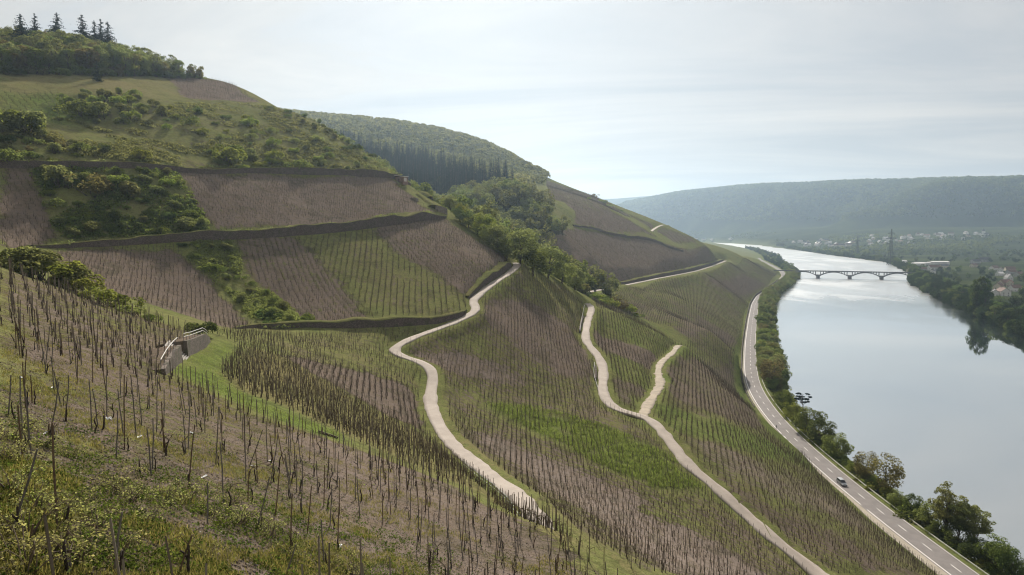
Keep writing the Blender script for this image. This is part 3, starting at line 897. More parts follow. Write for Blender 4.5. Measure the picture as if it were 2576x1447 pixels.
def poplar_proto(seed, H, rad, n, size):
    g = np.random.default_rng(seed)
    tb = MB(); tb.tube([(0,0,-.6),(0,0,H*.5),(0,0,H*.9)], [H*.02, H*.012, H*.003], 7)
    lobes = []
    for i in range(34):
        f = g.uniform(.06, .97); a = g.uniform(0, 6.28); env = rad*min(1, (f*5)**.5)*(1-f**5)**.8
        lobes.append(((math.cos(a)*env*.6, math.sin(a)*env*.6, H*f), (env*.42+.25, env*.42+.25, H*.085)))
    cb = MB(); add_leaves(cb, lobes, n, size, g, np.array([0, 0, H*.5]), inner=.15, up=.1)
    return tb.mesh("trunk", [M_bark], True), cb.mesh("crown", [M_pop])
def shrub_proto(seed, H, rx, nl, leaves, size, mat):
    g = np.random.default_rng(seed)
    lobes = [((g.normal()*rx*.42, g.normal()*rx*.42, H*g.uniform(.22, .68)), rx*g.uniform(.32, .55)) for _ in range(nl)]
    tb = MB()
    for c, r in lobes[:7]:
        limb((g.normal()*.12, g.normal()*.12, -.4), c, .05*H**.5, .015, g, tb, 3, .08, 4)
    cb = MB(); add_leaves(cb, lobes, leaves, size, g, np.array([0, 0, H*.2]), inner=.2)
    return tb.mesh("stem", [M_bark], True), cb.mesh("foliage", [mat])

P_NEAR = [tree_proto(11, 12, 4.2, .03, 22, 3600, .42, M_leaf), tree_proto(12, 13, 4.6, .03, 24, 3800, .44, M_leafo),
          tree_proto(13, 11, 4.0, .02, 20, 3300, .40, M_leafy), tree_proto(14, 12, 4.4, .20, 26, 2300, .42, M_leafb, airy=True),
          tree_proto(15, 12, 4.4, .02, 20, 3600, .42, M_leafd)]
M_alder = leaf_mat("leaf_alder", (.130,.150,.062), (.29,.31,.145))
P_AIRY = [tree_proto(21, 16, 5.0, .10, 70, 7200, .34, M_alder, lobe=(.16,.26), squash=.6, airy=True, trunk_r=.24),
          tree_proto(22, 14, 5.2, .12, 64, 6400, .34, M_alder, lobe=(.16,.25), squash=.55, airy=True, trunk_r=.20)]
P_MID = [tree_proto(31, 14, 4.8, .04, 18, 1100, .85, M_leaf), tree_proto(32, 15, 5.2, .04, 20, 1200, .85, M_leafo),
         tree_proto(33, 13, 4.6, .03, 16, 1000, .85, M_leafd), tree_proto(34, 15, 5.2, .04, 20, 1100, .85, M_leafo)]
P_OAK = [tree_proto(35, 17, 4.6, .05, 22, 1500, .72, M_leaf), tree_proto(36, 18, 4.9, .05, 24, 1600, .72, M_leafo), tree_proto(37, 16, 4.4, .05, 20, 1400, .72, M_leafb)]
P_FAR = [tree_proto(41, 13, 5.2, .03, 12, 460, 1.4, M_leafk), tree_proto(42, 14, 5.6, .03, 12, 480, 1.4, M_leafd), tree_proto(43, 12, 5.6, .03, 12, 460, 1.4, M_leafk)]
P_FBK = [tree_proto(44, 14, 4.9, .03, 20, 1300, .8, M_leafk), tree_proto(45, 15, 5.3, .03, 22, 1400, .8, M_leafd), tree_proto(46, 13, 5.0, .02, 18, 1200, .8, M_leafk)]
P_CON = [conifer_proto(51, 20, 3.6, 22, .95, 9), conifer_proto(52, 21, 3.2, 24, .95, 9), conifer_proto(53, 18, 3.4, 20, .95, 9)]
P_SPR = [conifer_proto(56, 20, 5.4, 34, 1.1, 14), conifer_proto(57, 20, 4.8, 34, 1.1, 14)]
P_PINE = [tree_proto(61, 15, 3.6, .45, 13, 1500, .5, M_needle, lobe=(.26,.40), squash=.30, airy=True)]
P_POP = [poplar_proto(71, 34, 5.2, 4200, .9)]
P_SHR = [shrub_proto(81, 3.2, 2.0, 9, 700, .42, M_leafo), shrub_proto(82, 2.8, 2.2, 10, 700, .42, M_leaf), shrub_proto(83, 3.4, 2.0, 9, 700, .40, M_leafy),
         shrub_proto(84, 2.6, 1.9, 8, 600, .42, M_leafd), shrub_proto(85, 3.0, 2.0, 9, 480, .40, M_leafb)]

KIND_N = {}
def plant(kind, proto, x, y, scale, label, cat, group, parts=("trunk", "crown"), rz=None, wide=1.0, z=None, sink=0.15):
    z = float(gz(x, y)) - sink if z is None else z
    e = empty(kind, (float(x), float(y), z), random.uniform(0, 6.28) if rz is None else rz)
    e.scale = (scale*wide, scale*wide, scale)
    for nm, me_ in zip(parts, proto):
        obj(nm, me_, e)
    tag(e, label, cat, group)
    KIND_N[kind] = KIND_N.get(kind, 0) + 1
    return e
def poisson(cands, spacing, nmax):
    keep = []
    cell = {}
    for p in cands:
        c = (int(p[0]//spacing), int(p[1]//spacing)); ok = True
        for i in (-1, 0, 1):
            for j in (-1, 0, 1):
                for q in cell.get((c[0]+i, c[1]+j), ()):
                    if (q[0]-p[0])**2+(q[1]-p[1])**2 < spacing**2: ok = False
        if ok:
            cell.setdefault(c, []).append(p); keep.append(p)
            if len(keep) >= nmax: break
    return keep
def scatter_plan(poly, spacing, nmax, seed):
    g = np.random.default_rng(seed); poly = np.array(poly, float)
    lo, hi = poly.min(0), poly.max(0)
    p = g.uniform(lo, hi, (12000, 2)); p = p[pip(poly, p[:, 0], p[:, 1])]
    return poisson(p, spacing, nmax)
def scatter_view(polyV, spacing, nmax, seed, ymin=6, ymax=8000, cand=900):
    g = np.random.default_rng(seed); poly = np.array(polyV, float)
    lo, hi = poly.min(0), poly.max(0)
    p = g.uniform(lo, hi, (cand, 2)); p = p[pip(poly, p[:, 0], p[:, 1])]
    h = hit(p, ymin, ymax)
    return poisson(h[:, :2], spacing, nmax)
def to_px(x, y, z):
    zz = z - CAM_H
    f = y*C5 - zz*S5; v = -(y*S5 + zz*C5) / f
    return np.array([512 + x/f*F_PX, 287.5 + v*F_PX]) * (2576/1024.)
ORD = ["first","second","third","fourth","fifth","sixth","seventh","eighth","ninth","tenth","eleventh","twelfth","thirteenth","fourteenth","fifteenth","sixteenth","seventeenth","eighteenth","nineteenth","twentieth"]

# ---- oak wood on top of the left hill
pts = scatter_view([(0,118),(120,130),(250,155),(400,180),(500,196),(505,200),(300,190),(0,188)], 4.6, 150, 5, 290, 700, 2600)
for i, p in enumerate(pts):
    vx = to_px(p[0], p[1], gz(*p))[0]
    s = np.interp(vx, [0, 150, 300, 400, 470, 510], [.78, 1.0, .95, .82, .62, .42]) * random.uniform(.85, 1.08)
    plant("woodland_tree", P_OAK[i % 3], p[0], p[1], s, "broadleaf tree in the dense wood crowning the hill at upper left", "tree", "trees of the hilltop wood", wide=random.uniform(.95, 1.2))
for i, p in enumerate(scatter_view([(0,180),(250,180),(500,194),(506,200),(300,192),(0,190)], 4.0, 46, 6, 250, 460)):
    k = random.choice((0, 1, 3, 4)); s = random.uniform(.9, 1.7)
    plant("shrub", P_SHR[k], p[0], p[1] + 2, s, "%s shrub along the foot of the hilltop wood above the meadow" % ["olive","mid green","bright","dark green","brownish"][k], "shrub", "shrubs at the wood's edge", ("stem", "foliage"), wide=1.2)
# ---- spruces showing above it
for i, (vx, vt, h) in enumerate([(50,35,22),(86,34,19),(142,32,20),(205,38,19),(236,52,16),(252,48,18),(270,55,16)]):
    yy_ = np.arange(330, 620, 3.0); r = rays([(vx, vt)])[0]
    Y = yy_[np.argmin(np.abs(CAM_H + r[1]*yy_ - gz(r[0]*yy_, yy_) - 21))] + 2*(i % 3); q = at_y([(vx, vt)], [Y])[0]
    b = float(gz(q[0], q[1])); H = q[2] - b
    lab = ["dark spruce poking above the hilltop wood, leftmost of its group","dark spruce second from left above the hilltop wood","lone dark spruce above the wood between two spruce groups",
           "broad dark spruce at the left end of the right spruce cluster","short dark spruce second in the right spruce cluster","slim tall spruce third in the right spruce cluster","dark spruce at the right end of the spruce cluster"][i]
    plant("spruce", P_SPR[i % 2], q[0], q[1], H/20.0, lab, "spruce", "spruces above the hilltop wood", wide=[1.5,1.2,1.3,1.5,1.1,1.1,1.3][i])
# ---- gully wood between the two vineyard spurs
gully = [(-62,372),(-30,345),(0,318),(20,330),(46,368),(60,398),(44,425),(14,500),(42,522),(26,580),(0,640),(-60,620),(-100,560),(-130,520),(-95,430)]
for i, p in enumerate(scatter_plan(gully, 7.2, 240, 9)):
    s = random.uniform(.75, 1.1)
    plant("broadleaf_tree", P_MID[random.choice((0,1,1,0,3,3))], p[0], p[1], s*1.35, "rounded broadleaf tree in the hazy wood filling the side valley", "tree", "trees of the side valley wood", wide=random.uniform(.95, 1.25))
for i, p in enumerate(scatter_plan([(-235,880),(-190,720),(-100,640),(-40,640),(-6,690),(4,730),(-40,800),(-120,900)], 5.6, 298, 10)):
    plant("conifer_tree", P_CON[i % 3], p[0], p[1], random.uniform(1.0, 1.4), "dark conifer in the spruce plantation behind the side valley wood", "conifer", "conifers of the plantation", wide=1.1)
# ---- bright bushes and trees on the edge of the near spur
for i, (vx, vy, h, pr) in enumerate([(1140,560,5,4),(1165,578,6,4),(1150,545,6,2),(1185,592,8,2),(1200,602,9,2),(1215,618,8,2),(1236,636,7,1),(1108,512,4,2),(1122,520,5,1),(1262,655,7,0),(1296,676,9,1),(1330,690,9,0),(1370,704,9,1),(1408,718,8,0),(1440,730,7,1),(1460,736,5,2)]):
    q = hit([(vx, vy)], 230, 330)[0]
    dy = 9 if i not in (7, 8) else 2
    plant("spur_tree", P_NEAR[pr], q[0]+2, q[1]+dy, h*1.4/12.0, "%s tree %s along the crest where the near spur meets the wooded valley" % (["pale green","grey green","bright yellow green","brownish","dark green"][{0:1,1:0,2:2,3:3,4:4}[pr]], ORD[i]), "tree", "trees along the near spur crest", wide=random.uniform(1.2, 1.7))
for i, p in enumerate(scatter_plan([(-34,338),(-8,312),(8,262),(40,300),(58,345),(72,372),(60,392),(44,360),(18,322),(-4,322),(-28,350)], 4.5, 40, 19)):
    k = random.choice((0, 1, 2, 4)); s = random.uniform(1.0, 2.0)
    if p[1] < 250 + 1.05*(p[0] + 5) + 32: continue
    plant("shrub", P_SHR[k], p[0], p[1], s, "%s undergrowth shrub on the edge of the side valley wood" % ["olive","mid green","bright green","dark green","brownish"][k], "shrub", "undergrowth of the side valley wood", ("stem", "foliage"), wide=1.3)
# ---- shrubs on the upper slope and in the terraces
def shrubs(polyV, spacing, n, seed, ymin, ymax, smin, smax, label, group, kinds=(0,1,2,3,4)):
    pts = scatter_view(polyV, spacing, n, seed, ymin, ymax)
    for i, p in enumerate(pts):
        k = random.choice(kinds)
        tone = ["olive","mid green","bright spring green","dark green","brownish budding"][k]
        s = random.uniform(smin, smax) * (1.0 if random.random() > .12 else 1.45)
        size = "small" if s < .75 else "medium" if s < 1.25 else "large"
        plant("shrub", P_SHR[k], p[0], p[1], s, "%s %s shrub %s" % (size, tone, label), "shrub", group, ("stem", "foliage"), wide=random.uniform(.9, 1.3))
shrubs([(150,240),(330,235),(420,290),(300,320),(180,300)], 6, 26, 21, 200, 400, .7, 1.7, "below the meadow on the upper slope", "shrubs below the meadow", (0,0,2,1))
shrubs([(380,270),(600,290),(760,340),(900,380),(860,420),(600,360),(420,330)], 8, 34, 22, 200, 400, .5, 1.1, "on the rough middle of the upper slope", "shrubs on the upper slope", (0,1,2,3))
shrubs([(640,262),(800,302),(950,400),(1010,440),(960,430),(880,370),(760,310)], 5.5, 34, 23, 200, 400, .5, 1.0, "along the skyline edge of the upper slope", "shrubs along the skyline edge", (3,1,3,0))
shrubs([(0,330),(140,340),(260,380),(200,405),(0,410)], 5, 34, 24, 190, 330, .6, 1.3, "at the left foot of the upper slope", "shrubs at the slope foot", (1,3,0,4))
shrubs([(520,385),(620,380),(730,415),(900,420),(880,438),(560,428)], 5, 22, 25, 190, 340, .6, 1.2, "just above the upper long wall", "shrubs above the upper wall", (2,1,0,2))
shrubs([(85,430),(430,436),(480,500),(520,580),(380,592),(170,600),(120,520)], 4.2, 70, 26, 180, 300, .5, 1.15, "in the overgrown terrace between the long walls", "shrubs of the overgrown terrace", (0,1,2,3,1))
shrubs([(448,614),(560,612),(605,690),(690,750),(770,816),(655,815),(575,735),(480,650)], 3.6, 46, 27, 140, 230, .35, .8, "in the green strip dividing the bowl vineyard", "shrubs of the green strip", (1,3,0,1))
shrubs([(660,790),(770,800),(775,818),(660,820)], 3, 8, 28, 140, 230, .6, .9, "at the foot of the green strip above the low wall", "shrubs above the low wall", (3,1))
# single larger bushes seen on the slope
for vx, vy, s, k, lab in [(575,415,2.6,2,"big yellow green bush above the upper long wall"),(40,330,3.2,1,"large round bush cluster at the left edge of the upper slope"),(75,335,2.6,0,"olive bush right of the big left edge bush"),
    (250,300,2.3,0,"tall olive bush below the meadow"),(265,255,1.8,0,"greyish bush at the meadow's lower edge"),(445,300,1.0,1,"small bush casting a shadow on the open slope"),(356,405,1.5,2,"yellow green bush just above the upper wall, left part"),
    (690,405,1.6,2,"pale bush right of the big yellow green bush"),(150,470,2.2,0,"pale bush at the top of the overgrown terrace"),(230,490,2.4,4,"tawny budding bush in the overgrown terrace"),(325,495,1.7,0,"grey green bush in the middle of the overgrown terrace")]:
    q = hit([(vx, vy)], 150, 420)[0]
    plant("shrub", P_SHR[k], q[0], q[1], s, lab, "shrub", None, ("stem", "foliage"), wide=1.1)
q = hit([(245,205)], 200, 420)[0]
plant("spruce", P_CON[2], q[0], q[1], .52, "single dark spruce standing on the meadow in front of the wood", "spruce", None, wide=1.5)
for vx, vy, s, lab in [(110,182,.55,"grey green tree at the wood's edge above the meadow"),(305,190,.5,"pale budding tree at the wood's edge above the meadow"),(505,196,.55,"bare thin tree at the right tip of the hilltop wood")]:
    q = hit([(vx, vy)], 200, 460)[0]
    plant("woodland_tree", P_OAK[2], q[0], q[1], s, lab, "tree", None)
for i, (vx, vy, s, k) in enumerate([(1497,498,2.3,4),(1512,508,1.8,1),(1522,513,1.9,0),(1532,520,1.5,1),(1482,502,1.0,2),(1565,532,.9,3),(1440,480,1.0,0)]):
    q = hit([(vx, vy)], 600, 1150)[0]
    plant("shrub", P_SHR[k], q[0], q[1], s, ["thin lone tree like shrub standing on the far spur's knoll", "green bush right of the lone shrub on the knoll", "olive bush in the middle of the knoll thicket", "bush at the right end of the knoll thicket", "low bright shrub left of the knoll thicket", "small dark shrub on the skyline right of the knoll", "olive shrub on the skyline left of the knoll"][i], "shrub", "bushes on the far spur", ("stem", "foliage"), wide=1.2)
# foreground crest bushes
for i, (vx, vy, Y, s, k) in enumerate([(20,650,112,1.6,0),(60,660,112,1.7,0),(105,675,112,1.6,2),(150,700,112,1.4,0),(185,715,112,1.2,2),(215,735,112,.9,2),(270,750,112,1.0,1),(300,765,112,.7,1),(475,812,112,.95,3),(350,782,112,.5,1)]):
    q = hit([(vx, vy+20)], 60, Y)[0]
    plant("shrub", P_SHR[k], q[0], q[1]+3, s, "%s bush %s from the left along the crest of the near vineyard" % (["grey green","fresh green","pale green","dark green"][k], ORD[i]), "bush", "bushes along the near crest", ("stem", "foliage"), wide=1.25)

# ---- river bank trees between guard rail and water
def bank_x(Y, f): return road_x(Y) + 6.5 + f * (float(_lb(Y)) - road_x(Y) - 6.5)
bank = []
ZB = lambda p: (1635 + .3916*p[0], 880.5 + .3916*p[1])
def bank_tree(kind, top, foot, proto, H0, label, wide=1.1, zf=3.0):
    q = at_z([ZB(foot)], zf)[0]
    r = rays([ZB(top)])[0]
    H = CAM_H + r[1]*(q[1]+.5) - zf
    plant(kind, proto, q[0], q[1], H / H0, label, "tree", "trees on the near river bank", wide=wide, z=zf - .3)
for top, foot, pr, H0, wd_, lab in [
 ((2250,1165),(2230,1440),P_NEAR[0],11.6,1.15,"bushy grey green tree filling the lower right corner"), ((2330,1250),(2330,1500),P_NEAR[4],11.6,1.1,"dark tree cut by the lower right corner"),
 ((1880,812),(1900,1215),P_AIRY[0],15.4,1.0,"tallest airy tree of the riverside group with visible limbs"), ((1995,905),(1985,1235),P_AIRY[1],13.4,.95,"airy tree in the middle of the tall riverside group"),
 ((2130,950),(2075,1260),P_AIRY[1],13.4,1.15,"airy tree leaning to the water, rightmost of the tall riverside group"), ((1800,950),(1790,1150),P_NEAR[0],11.6,1.2,"leafy tree left of the tall airy group"),
 ((2000,1100),(1990,1290),P_NEAR[4],11.6,1.5,"dark leafy undergrowth tree below the tall airy group"), ((2120,1180),(2110,1370),P_NEAR[4],11.6,1.6,"dark undergrowth tree left of the lower right corner"), ((1860,1080),(1850,1220),P_NEAR[0],11.6,1.5,"low green tree at the guard rail under the airy group"),
 ((1690,895),(1680,1085),P_NEAR[4],11.6,.9,"dark half bare thicket tree beside the guard rail"), ((1590,880),(1580,1030),P_NEAR[0],11.6,1.3,"green bushy tree behind the guard rail past the car"),
 ((1515,655),(1512,930),P_NEAR[3],11.6,1.1,"brown budding tree with bare trunk across from the car"), ((1375,632),(1390,850),P_NEAR[3],11.6,1.0,"brownish budding tree just behind the first brown one"), ((1440,800),(1440,905),P_NEAR[0],11.6,1.4,"low green tree at the foot of the brown budding trees"),
 ((1300,680),(1310,800),P_NEAR[2],11.6,1.3,"pale green bushy tree opposite the car"), ((1215,512),(1200,700),P_NEAR[0],11.6,1.35,"loose green tree right of the dark round tree"),
 ((1110,418),(1095,625),P_NEAR[4],11.6,1.25,"dark round tree close to the guard rail"), ((1030,342),(1015,560),P_NEAR[0],11.6,1.35,"big light green domed tree by the river"),
 ((985,258),(980,430),P_PINE[0],14.6,1.2,"thin umbrella shaped pine rising above the bank bushes"), ((915,298),(905,455),P_NEAR[2],11.6,1.2,"pale shrubby tree left of the pine"), ((865,238),(860,385),P_NEAR[0],11.6,1.2,"green tree at the water left of the pale shrubby tree"),
 ((810,40),(790,245),P_NEAR[3],11.6,1.1,"yellowish budding tree at the bend of the bank")]:
    bank_tree("riverside_tree", top, foot, pr, H0, lab, wd_)
for Y in np.arange(104, 372, 2.4):
    k = random.choice((0, 1, 1, 2, 2)); f = random.uniform(.25, .95); s = random.uniform(1.0, 1.5) + 1.0*max(0, f - .35)
    plant("bank_shrub", P_SHR[k], bank_x(Y, f), Y, s, "%s %s shrub in the undergrowth between guard rail and river" % ("small" if s < 1.5 else "medium" if s < 2.1 else "large", ["olive","mid green","bright green","dark green"][k]), "shrub", "undergrowth shrubs on the near bank", ("stem", "foliage"), wide=1.35)
Y = 372; i = 0
while Y < 1330:
    d = np.interp(Y, [300, 600, 1000, 1300], [5.5, 6.5, 9, 10])
    for f in (.22, .55, .9):
        if random.random() < (.62 if Y < 380 else .85):
            s = random.uniform(.75, 1.15)
            if 390 < Y < 470 or 600 < Y < 640: s *= 1.15
            if 640 < Y < 690: s *= .6
            pr = random.choice(P_NEAR[:5] if Y < 620 else P_MID)
            plant("riverside_tree", pr, bank_x(Y, f) + random.uniform(-1, 1.5), Y + random.uniform(-2, 2), s * (.85 if f < .5 else 1.0),
                  "%s tree in the riverside belt between guard rail and water" % ("small" if s < .6 else "mid sized" if s < .85 else "large"), "tree", "trees on the near river bank", wide=1.3)
    Y += d
for Y in np.arange(1350, 3000, 24):
    for f in (.2, .6, .95):
        if random.random() < .8:
            plant("distant_bank_tree", P_FAR[random.randrange(3)], bank_x(Y, f), Y + random.uniform(-8, 8), random.uniform(.8, 1.2), "hazy tree on the near bank beyond the bridge", "tree", "near bank trees beyond the bridge", wide=1.2)
# ---- right bank
HOUSE_AT = at_z([(2239 + a*.1308, 641.5 + b*.1308) for a, b in [(480,195),(600,180),(930,175),(250,150),(390,300),(520,300),(620,305),(840,290),(1030,240),(825,385),(1640,165),(1810,140),(1610,235),(2000,290),(2120,320),(2110,400),(2300,310),(2330,370),(2275,500),(2200,590),(2300,600),(2090,650),(2170,775),(1860,760),(2010,775),(2400,690),(2480,420)]], 3.5)[:, :2]
def hides_house(x, y):
    d = HOUSE_AT[:, 1] - y; lx = np.abs(x - HOUSE_AT[:, 0]*y/HOUSE_AT[:, 1])
    return bool((((d > -9) & (d < 85) & (lx < 11)) | (np.hypot(HOUSE_AT[:, 0]-x, d) < 15)).any())
poplar_at = []
for i, (vx, Y, hz) in enumerate([(2438,726,1.16),(2452,720,1.22),(2464,714,1.12)]):
    r = rays([(vx, 770)])[0]
    plant("poplar", P_POP[0], r[0]*Y + 6, Y, hz, ["tall columnar poplar, left of the three tight together","tallest middle poplar of the columnar clump","right poplar of the columnar clump, in shade"][i], "poplar", "columnar poplars by the river", rz=i*2.0, wide=1.2)
nrb = 0
Y = 500
while Y < 1230:
    for f, pb in ((3, 1.0), (11, .9), (22, .8), (36, .62), (54, .5), (78, .4), (104, .35)):
        if f > 40 and Y > 850: continue
        if random.random() < pb and nrb < 298:
            x = rbank_x(Y) + f + random.uniform(-3, 4)
            if 700 < Y < 835 and f > 12 and random.random() < .8: continue
            if f > 8 and hides_house(x, Y): continue
            s = random.uniform(.85, 1.3) * (1.05 if Y > 830 else 1.1)
            plant("far_bank_tree", P_FBK[random.choice((0,1,2,0,2))], x, Y + random.uniform(-4, 4), s, "%s tree in the dark belt on the opposite bank below the bridge" % ("low" if s < .75 else "mid sized" if s < 1 else "tall"), "tree", "trees on the opposite bank", wide=1.15); nrb += 1
    Y += 9.5
g = np.random.default_rng(44)
cand = []
for _ in range(2500):
    Y = g.uniform(820, 2900); u = g.uniform(.40, .82)
    x = u * Y
    if x > rbank_x(Y) + 6 and not hides_house(x, Y): cand.append((x, Y))
# belts rather than an even spread
cand = [c for c in cand if (vnoise(np.array([c[0]]), np.array([c[1]]), 170)[0] > .34 or c[0] < rbank_x(c[1]) + 30) and not (1450 < c[1] < 1720 and c[0] > rbank_x(c[1]) + 40 and vnoise(np.array([c[0]]), np.array([c[1]]), 60)[0] < .75)]
for p in poisson(cand, 11, 299):
    plant("distant_tree", P_FAR[random.randrange(3)], p[0], p[1], random.uniform(.7, 1.1), "distant tree on the opposite plain around the houses", "tree", "trees on the opposite plain", wide=1.2)
for Y in np.arange(1250, 3300, 17):
    for f in (4, 14):
        plant("shore_tree", P_FAR[random.randrange(3)], rbank_x(Y) + f + random.uniform(-3, 5), Y, random.uniform(.75, 1.25), "distant tree in the shore belt beyond the bridge", "tree", "shore trees beyond the bridge", wide=1.2)

# ---- woods too far to count: low crowns in one mesh each
def far_crowns(name, pts, rad, nq, size, mats, zoff=.0):
    g = np.random.default_rng(len(pts)); mb = MB()
    n = len(pts); pts = np.asarray(pts)
    z = gz(pts[:, 0], pts[:, 1])
    r = rad * g.uniform(.7, 1.3, n)
    d = unit(g.normal(size=(n, nq, 3))); d[..., 2] = np.abs(d[..., 2]) * 1.1 - .15
    pos = np.stack([pts[:, 0], pts[:, 1], z + zoff], 1)[:, None] + d * r[:, None, None] * np.array([1, 1, 1.15]) + np.array([0, 0, rad*.5])
    nr = unit(d + .5 * g.normal(size=d.shape)).reshape(-1, 3)
    v, q = leaf_quads(pos.reshape(-1, 3), nr, np.repeat(r, nq) * size, g, .8)
    tone = np.clip(np.repeat(g.uniform(.1, .6, n) + .6*(vnoise(pts[:, 0], pts[:, 1], 240) - .35), nq) + g.normal(0, .12, n*nq), 0, 1)
    mb.add(v, q, av=np.repeat(tone, 4))
    return tag(mb.build(name, mats), kind='stuff')
g = np.random.default_rng(77)
pts = []
hill2 = np.array([(-420,1500),(-420,1000),(-260,640),(-130,540),(-100,640),(-230,880),(-120,910),(-30,800),(0,720),(14,600),(22,560),(14,660),(18,760),(44,950),(60,1130),(30,1250),(-100,1350)])
p = g.uniform(hill2.min(0), hill2.max(0), (9000, 2)); p = p[pip(hill2, p[:, 0], p[:, 1])][:3600]
con_ = np.array([(-235,880),(-190,720),(-100,640),(-40,640),(-6,690),(4,730),(-40,800),(-120,900)], float)
p = p[~pip(con_, p[:, 0], p[:, 1])]
far_crowns("hill_wood", p, 5.5, 46, .55, [leaf_mat("hill_wood_leaf", (.100,.115,.045), (.27,.27,.13), objv=0.0)])
cand = []
rr = np.array([(q[0], q[1]) for q in RIDGES[0]])
p = np.stack([g.uniform(700, 4600, 60000), g.uniform(2600, 6400, 60000)], 1)
hgt = gz(p[:, 0], p[:, 1]); u = p[:, 0] / p[:, 1]
dd = np.maximum(0, (p[:, 1]*.70 + p[:, 0]*.45) - 2250)
ok = (p[:, 0] > rbank_x(p[:, 1]) + 150) & (hgt > 125 + 20*vnoise(p[:, 0], p[:, 1], 260)) & (u > .12) & (u < .95)
far_crowns("far_wood", p[ok][:16000], 11.0, 14, .9, [M_leafd])
# hedges and trees of the far plain
p = np.stack([g.uniform(900, 3300, 9000), g.uniform(2300, 5200, 9000)], 1)
hgt = gz(p[:, 0], p[:, 1]); u = p[:, 0] / p[:, 1]
ok = (p[:, 0] > rbank_x(p[:, 1]) + 20) & (hgt < 60) & (u < .9) & (vnoise(p[:, 0], p[:, 1]*2.2, 330) > .56)
far_crowns("plain_wood", p[ok][:2600], 7.5, 16, .8, [M_leafd])
print("KINDS", KIND_N)
# ------------------------------------------------------------------ vines and stakes
def vine_material():
    k = NM("vine_and_stake")
    t = k.attr("tone")
    r = k.n("ShaderNodeValToRGB", {"Fac": t})
    cr = r.color_ramp; cr.interpolation = 'CONSTANT'
    cr.elements[0].color = (.170,.142,.118, 1); cr.elements[0].position = 0
    cr.elements[1].color = (.105,.084,.068, 1); cr.elements[1].position = .2
    for ps, c in ((.4, (.046,.034,.027,1)), (.6, (.085,.060,.040,1)), (.8, (.25,.26,.08,1)), (.93, (.17,.21,.055,1))):
        e = cr.elements.new(ps); e.color = c
    return k.done(k.pbr(r.outputs[0], .9, None, 0, .15))
M_vine = vine_material()
def prisms(mb, p0, p1, r0, r1, n, tone, g):
    """many little prisms at once"""
    N = len(p0)
    ph = g.uniform(0, 6.28, N)[:, None] + np.arange(n)[None] * 2*np.pi/n
    ax = unit(p1 - p0); ref = np.where(np.abs(ax[:, 2:3]) > .8, np.array([[1., 0, 0]]), np.array([[0, 0, 1.]]))
    a = unit(np.cross(ax, ref)); b = np.cross(ax, a)
    ring = np.cos(ph)[..., None]*a[:, None] + np.sin(ph)[..., None]*b[:, None]
    r0 = np.broadcast_to(r0, (N,))[:, None, None]; r1 = np.broadcast_to(r1, (N,))[:, None, None]
    v = np.concatenate([p0[:, None] + ring*r0, p1[:, None] + ring*r1], 1).reshape(-1, 3)
    base = (np.arange(N) * 2*n)[:, None, None]
    j = np.arange(n); q = np.stack([j, (j+1) % n, n + (j+1) % n, n + j], 1)[None] + base
    tone = np.broadcast_to(tone, (N,))
    mb.add(v, q.reshape(-1, 4), av=np.repeat(tone, 2*n))
def vine_rows(mb, P, hgt, lod, g, bow=True):
    N = len(P)
    if N == 0: return
    lean = g.normal(0, .05, (N, 2)); h = hgt * g.uniform(.82, 1.12, N)
    top = P + np.column_stack([lean[:, 0]*h, lean[:, 1]*h, h])
    P0 = P - np.array([0, 0, .25])
    tone = np.where(g.random(N) < .5, 0.05, .25)
    k = g.random(N) > .06
    prisms(mb, P0[k], top[k], .036 if lod < 2 else .045, .030 if lod < 2 else .04, 4 if lod == 0 else 3, tone[k], g)
    # trunk: two or three crooked lengths
    a = g.uniform(0, 6.28, N); off = np.column_stack([np.cos(a), np.sin(a), 0*a]) * .12
    q0 = P0 + off; q1 = P + off*g.uniform(0, 1.4, N)[:, None] + np.array([0, 0, 1])*(.34*hgt/2*g.uniform(.7, 1.3, N))[:, None]
    q2 = P + off*g.uniform(-.2, .8, N)[:, None] + np.array([0, 0, 1])*(.72*hgt/2*g.uniform(.7, 1.25, N))[:, None]
    prisms(mb, q0, q1, .050, .040, 3, .45, g); prisms(mb, q1, q2, .040, .026, 3, .45, g)
    if lod <= 1 and bow:     # bowed canes
        for sgn in (-1, 1):
            b = a + 1.57 + g.normal(0, .4, N)
            o = np.column_stack([np.cos(b), np.sin(b), 0*b]) * (sgn * g.uniform(.22, .42, N))[:, None]
            m1 = q2 + o + np.array([0, 0, .22])
            m2 = q2 + o*1.15 - np.array([0, 0, .28])
            prisms(mb, q2, m1, .020, .017, 3, .65, g); prisms(mb, m1, m2, .017, .012, 3, .65, g)
    nl = 3 if lod == 0 else 2 if lod == 1 else 1
    for i in range(nl):
        c = q2 + g.normal(0, .2, (N, 3)) + np.array([0, 0, .05])
        s = g.uniform(.06, .13, N) * (1 if lod < 2 else 1.6)
        v, q = leaf_quads(c, unit(g.normal(size=(N, 3)) + np.array([0, 0, .6])), s, g)
        mb.add(v, q, av=np.repeat(np.where(g.random(N) < .6, .85, .96), 4))
g = np.random.default_rng(5)
allv = {0: [], 1: [], 2: []}
front = []
def occupied(x, y):
    m = np.zeros(len(x), bool)
    for k in lane_line:
        c, z, hw = lane_line[k]
        D, I = near_line(c, x, y, hw + 1.3); m |= D < hw + 1.1
    return m
bare = [field_plan[n] for n in ('lawn', 'f_strip', 'd_verge', 'g_verge', 'g_verge2', 'dirtverge', 'b_scrub')]
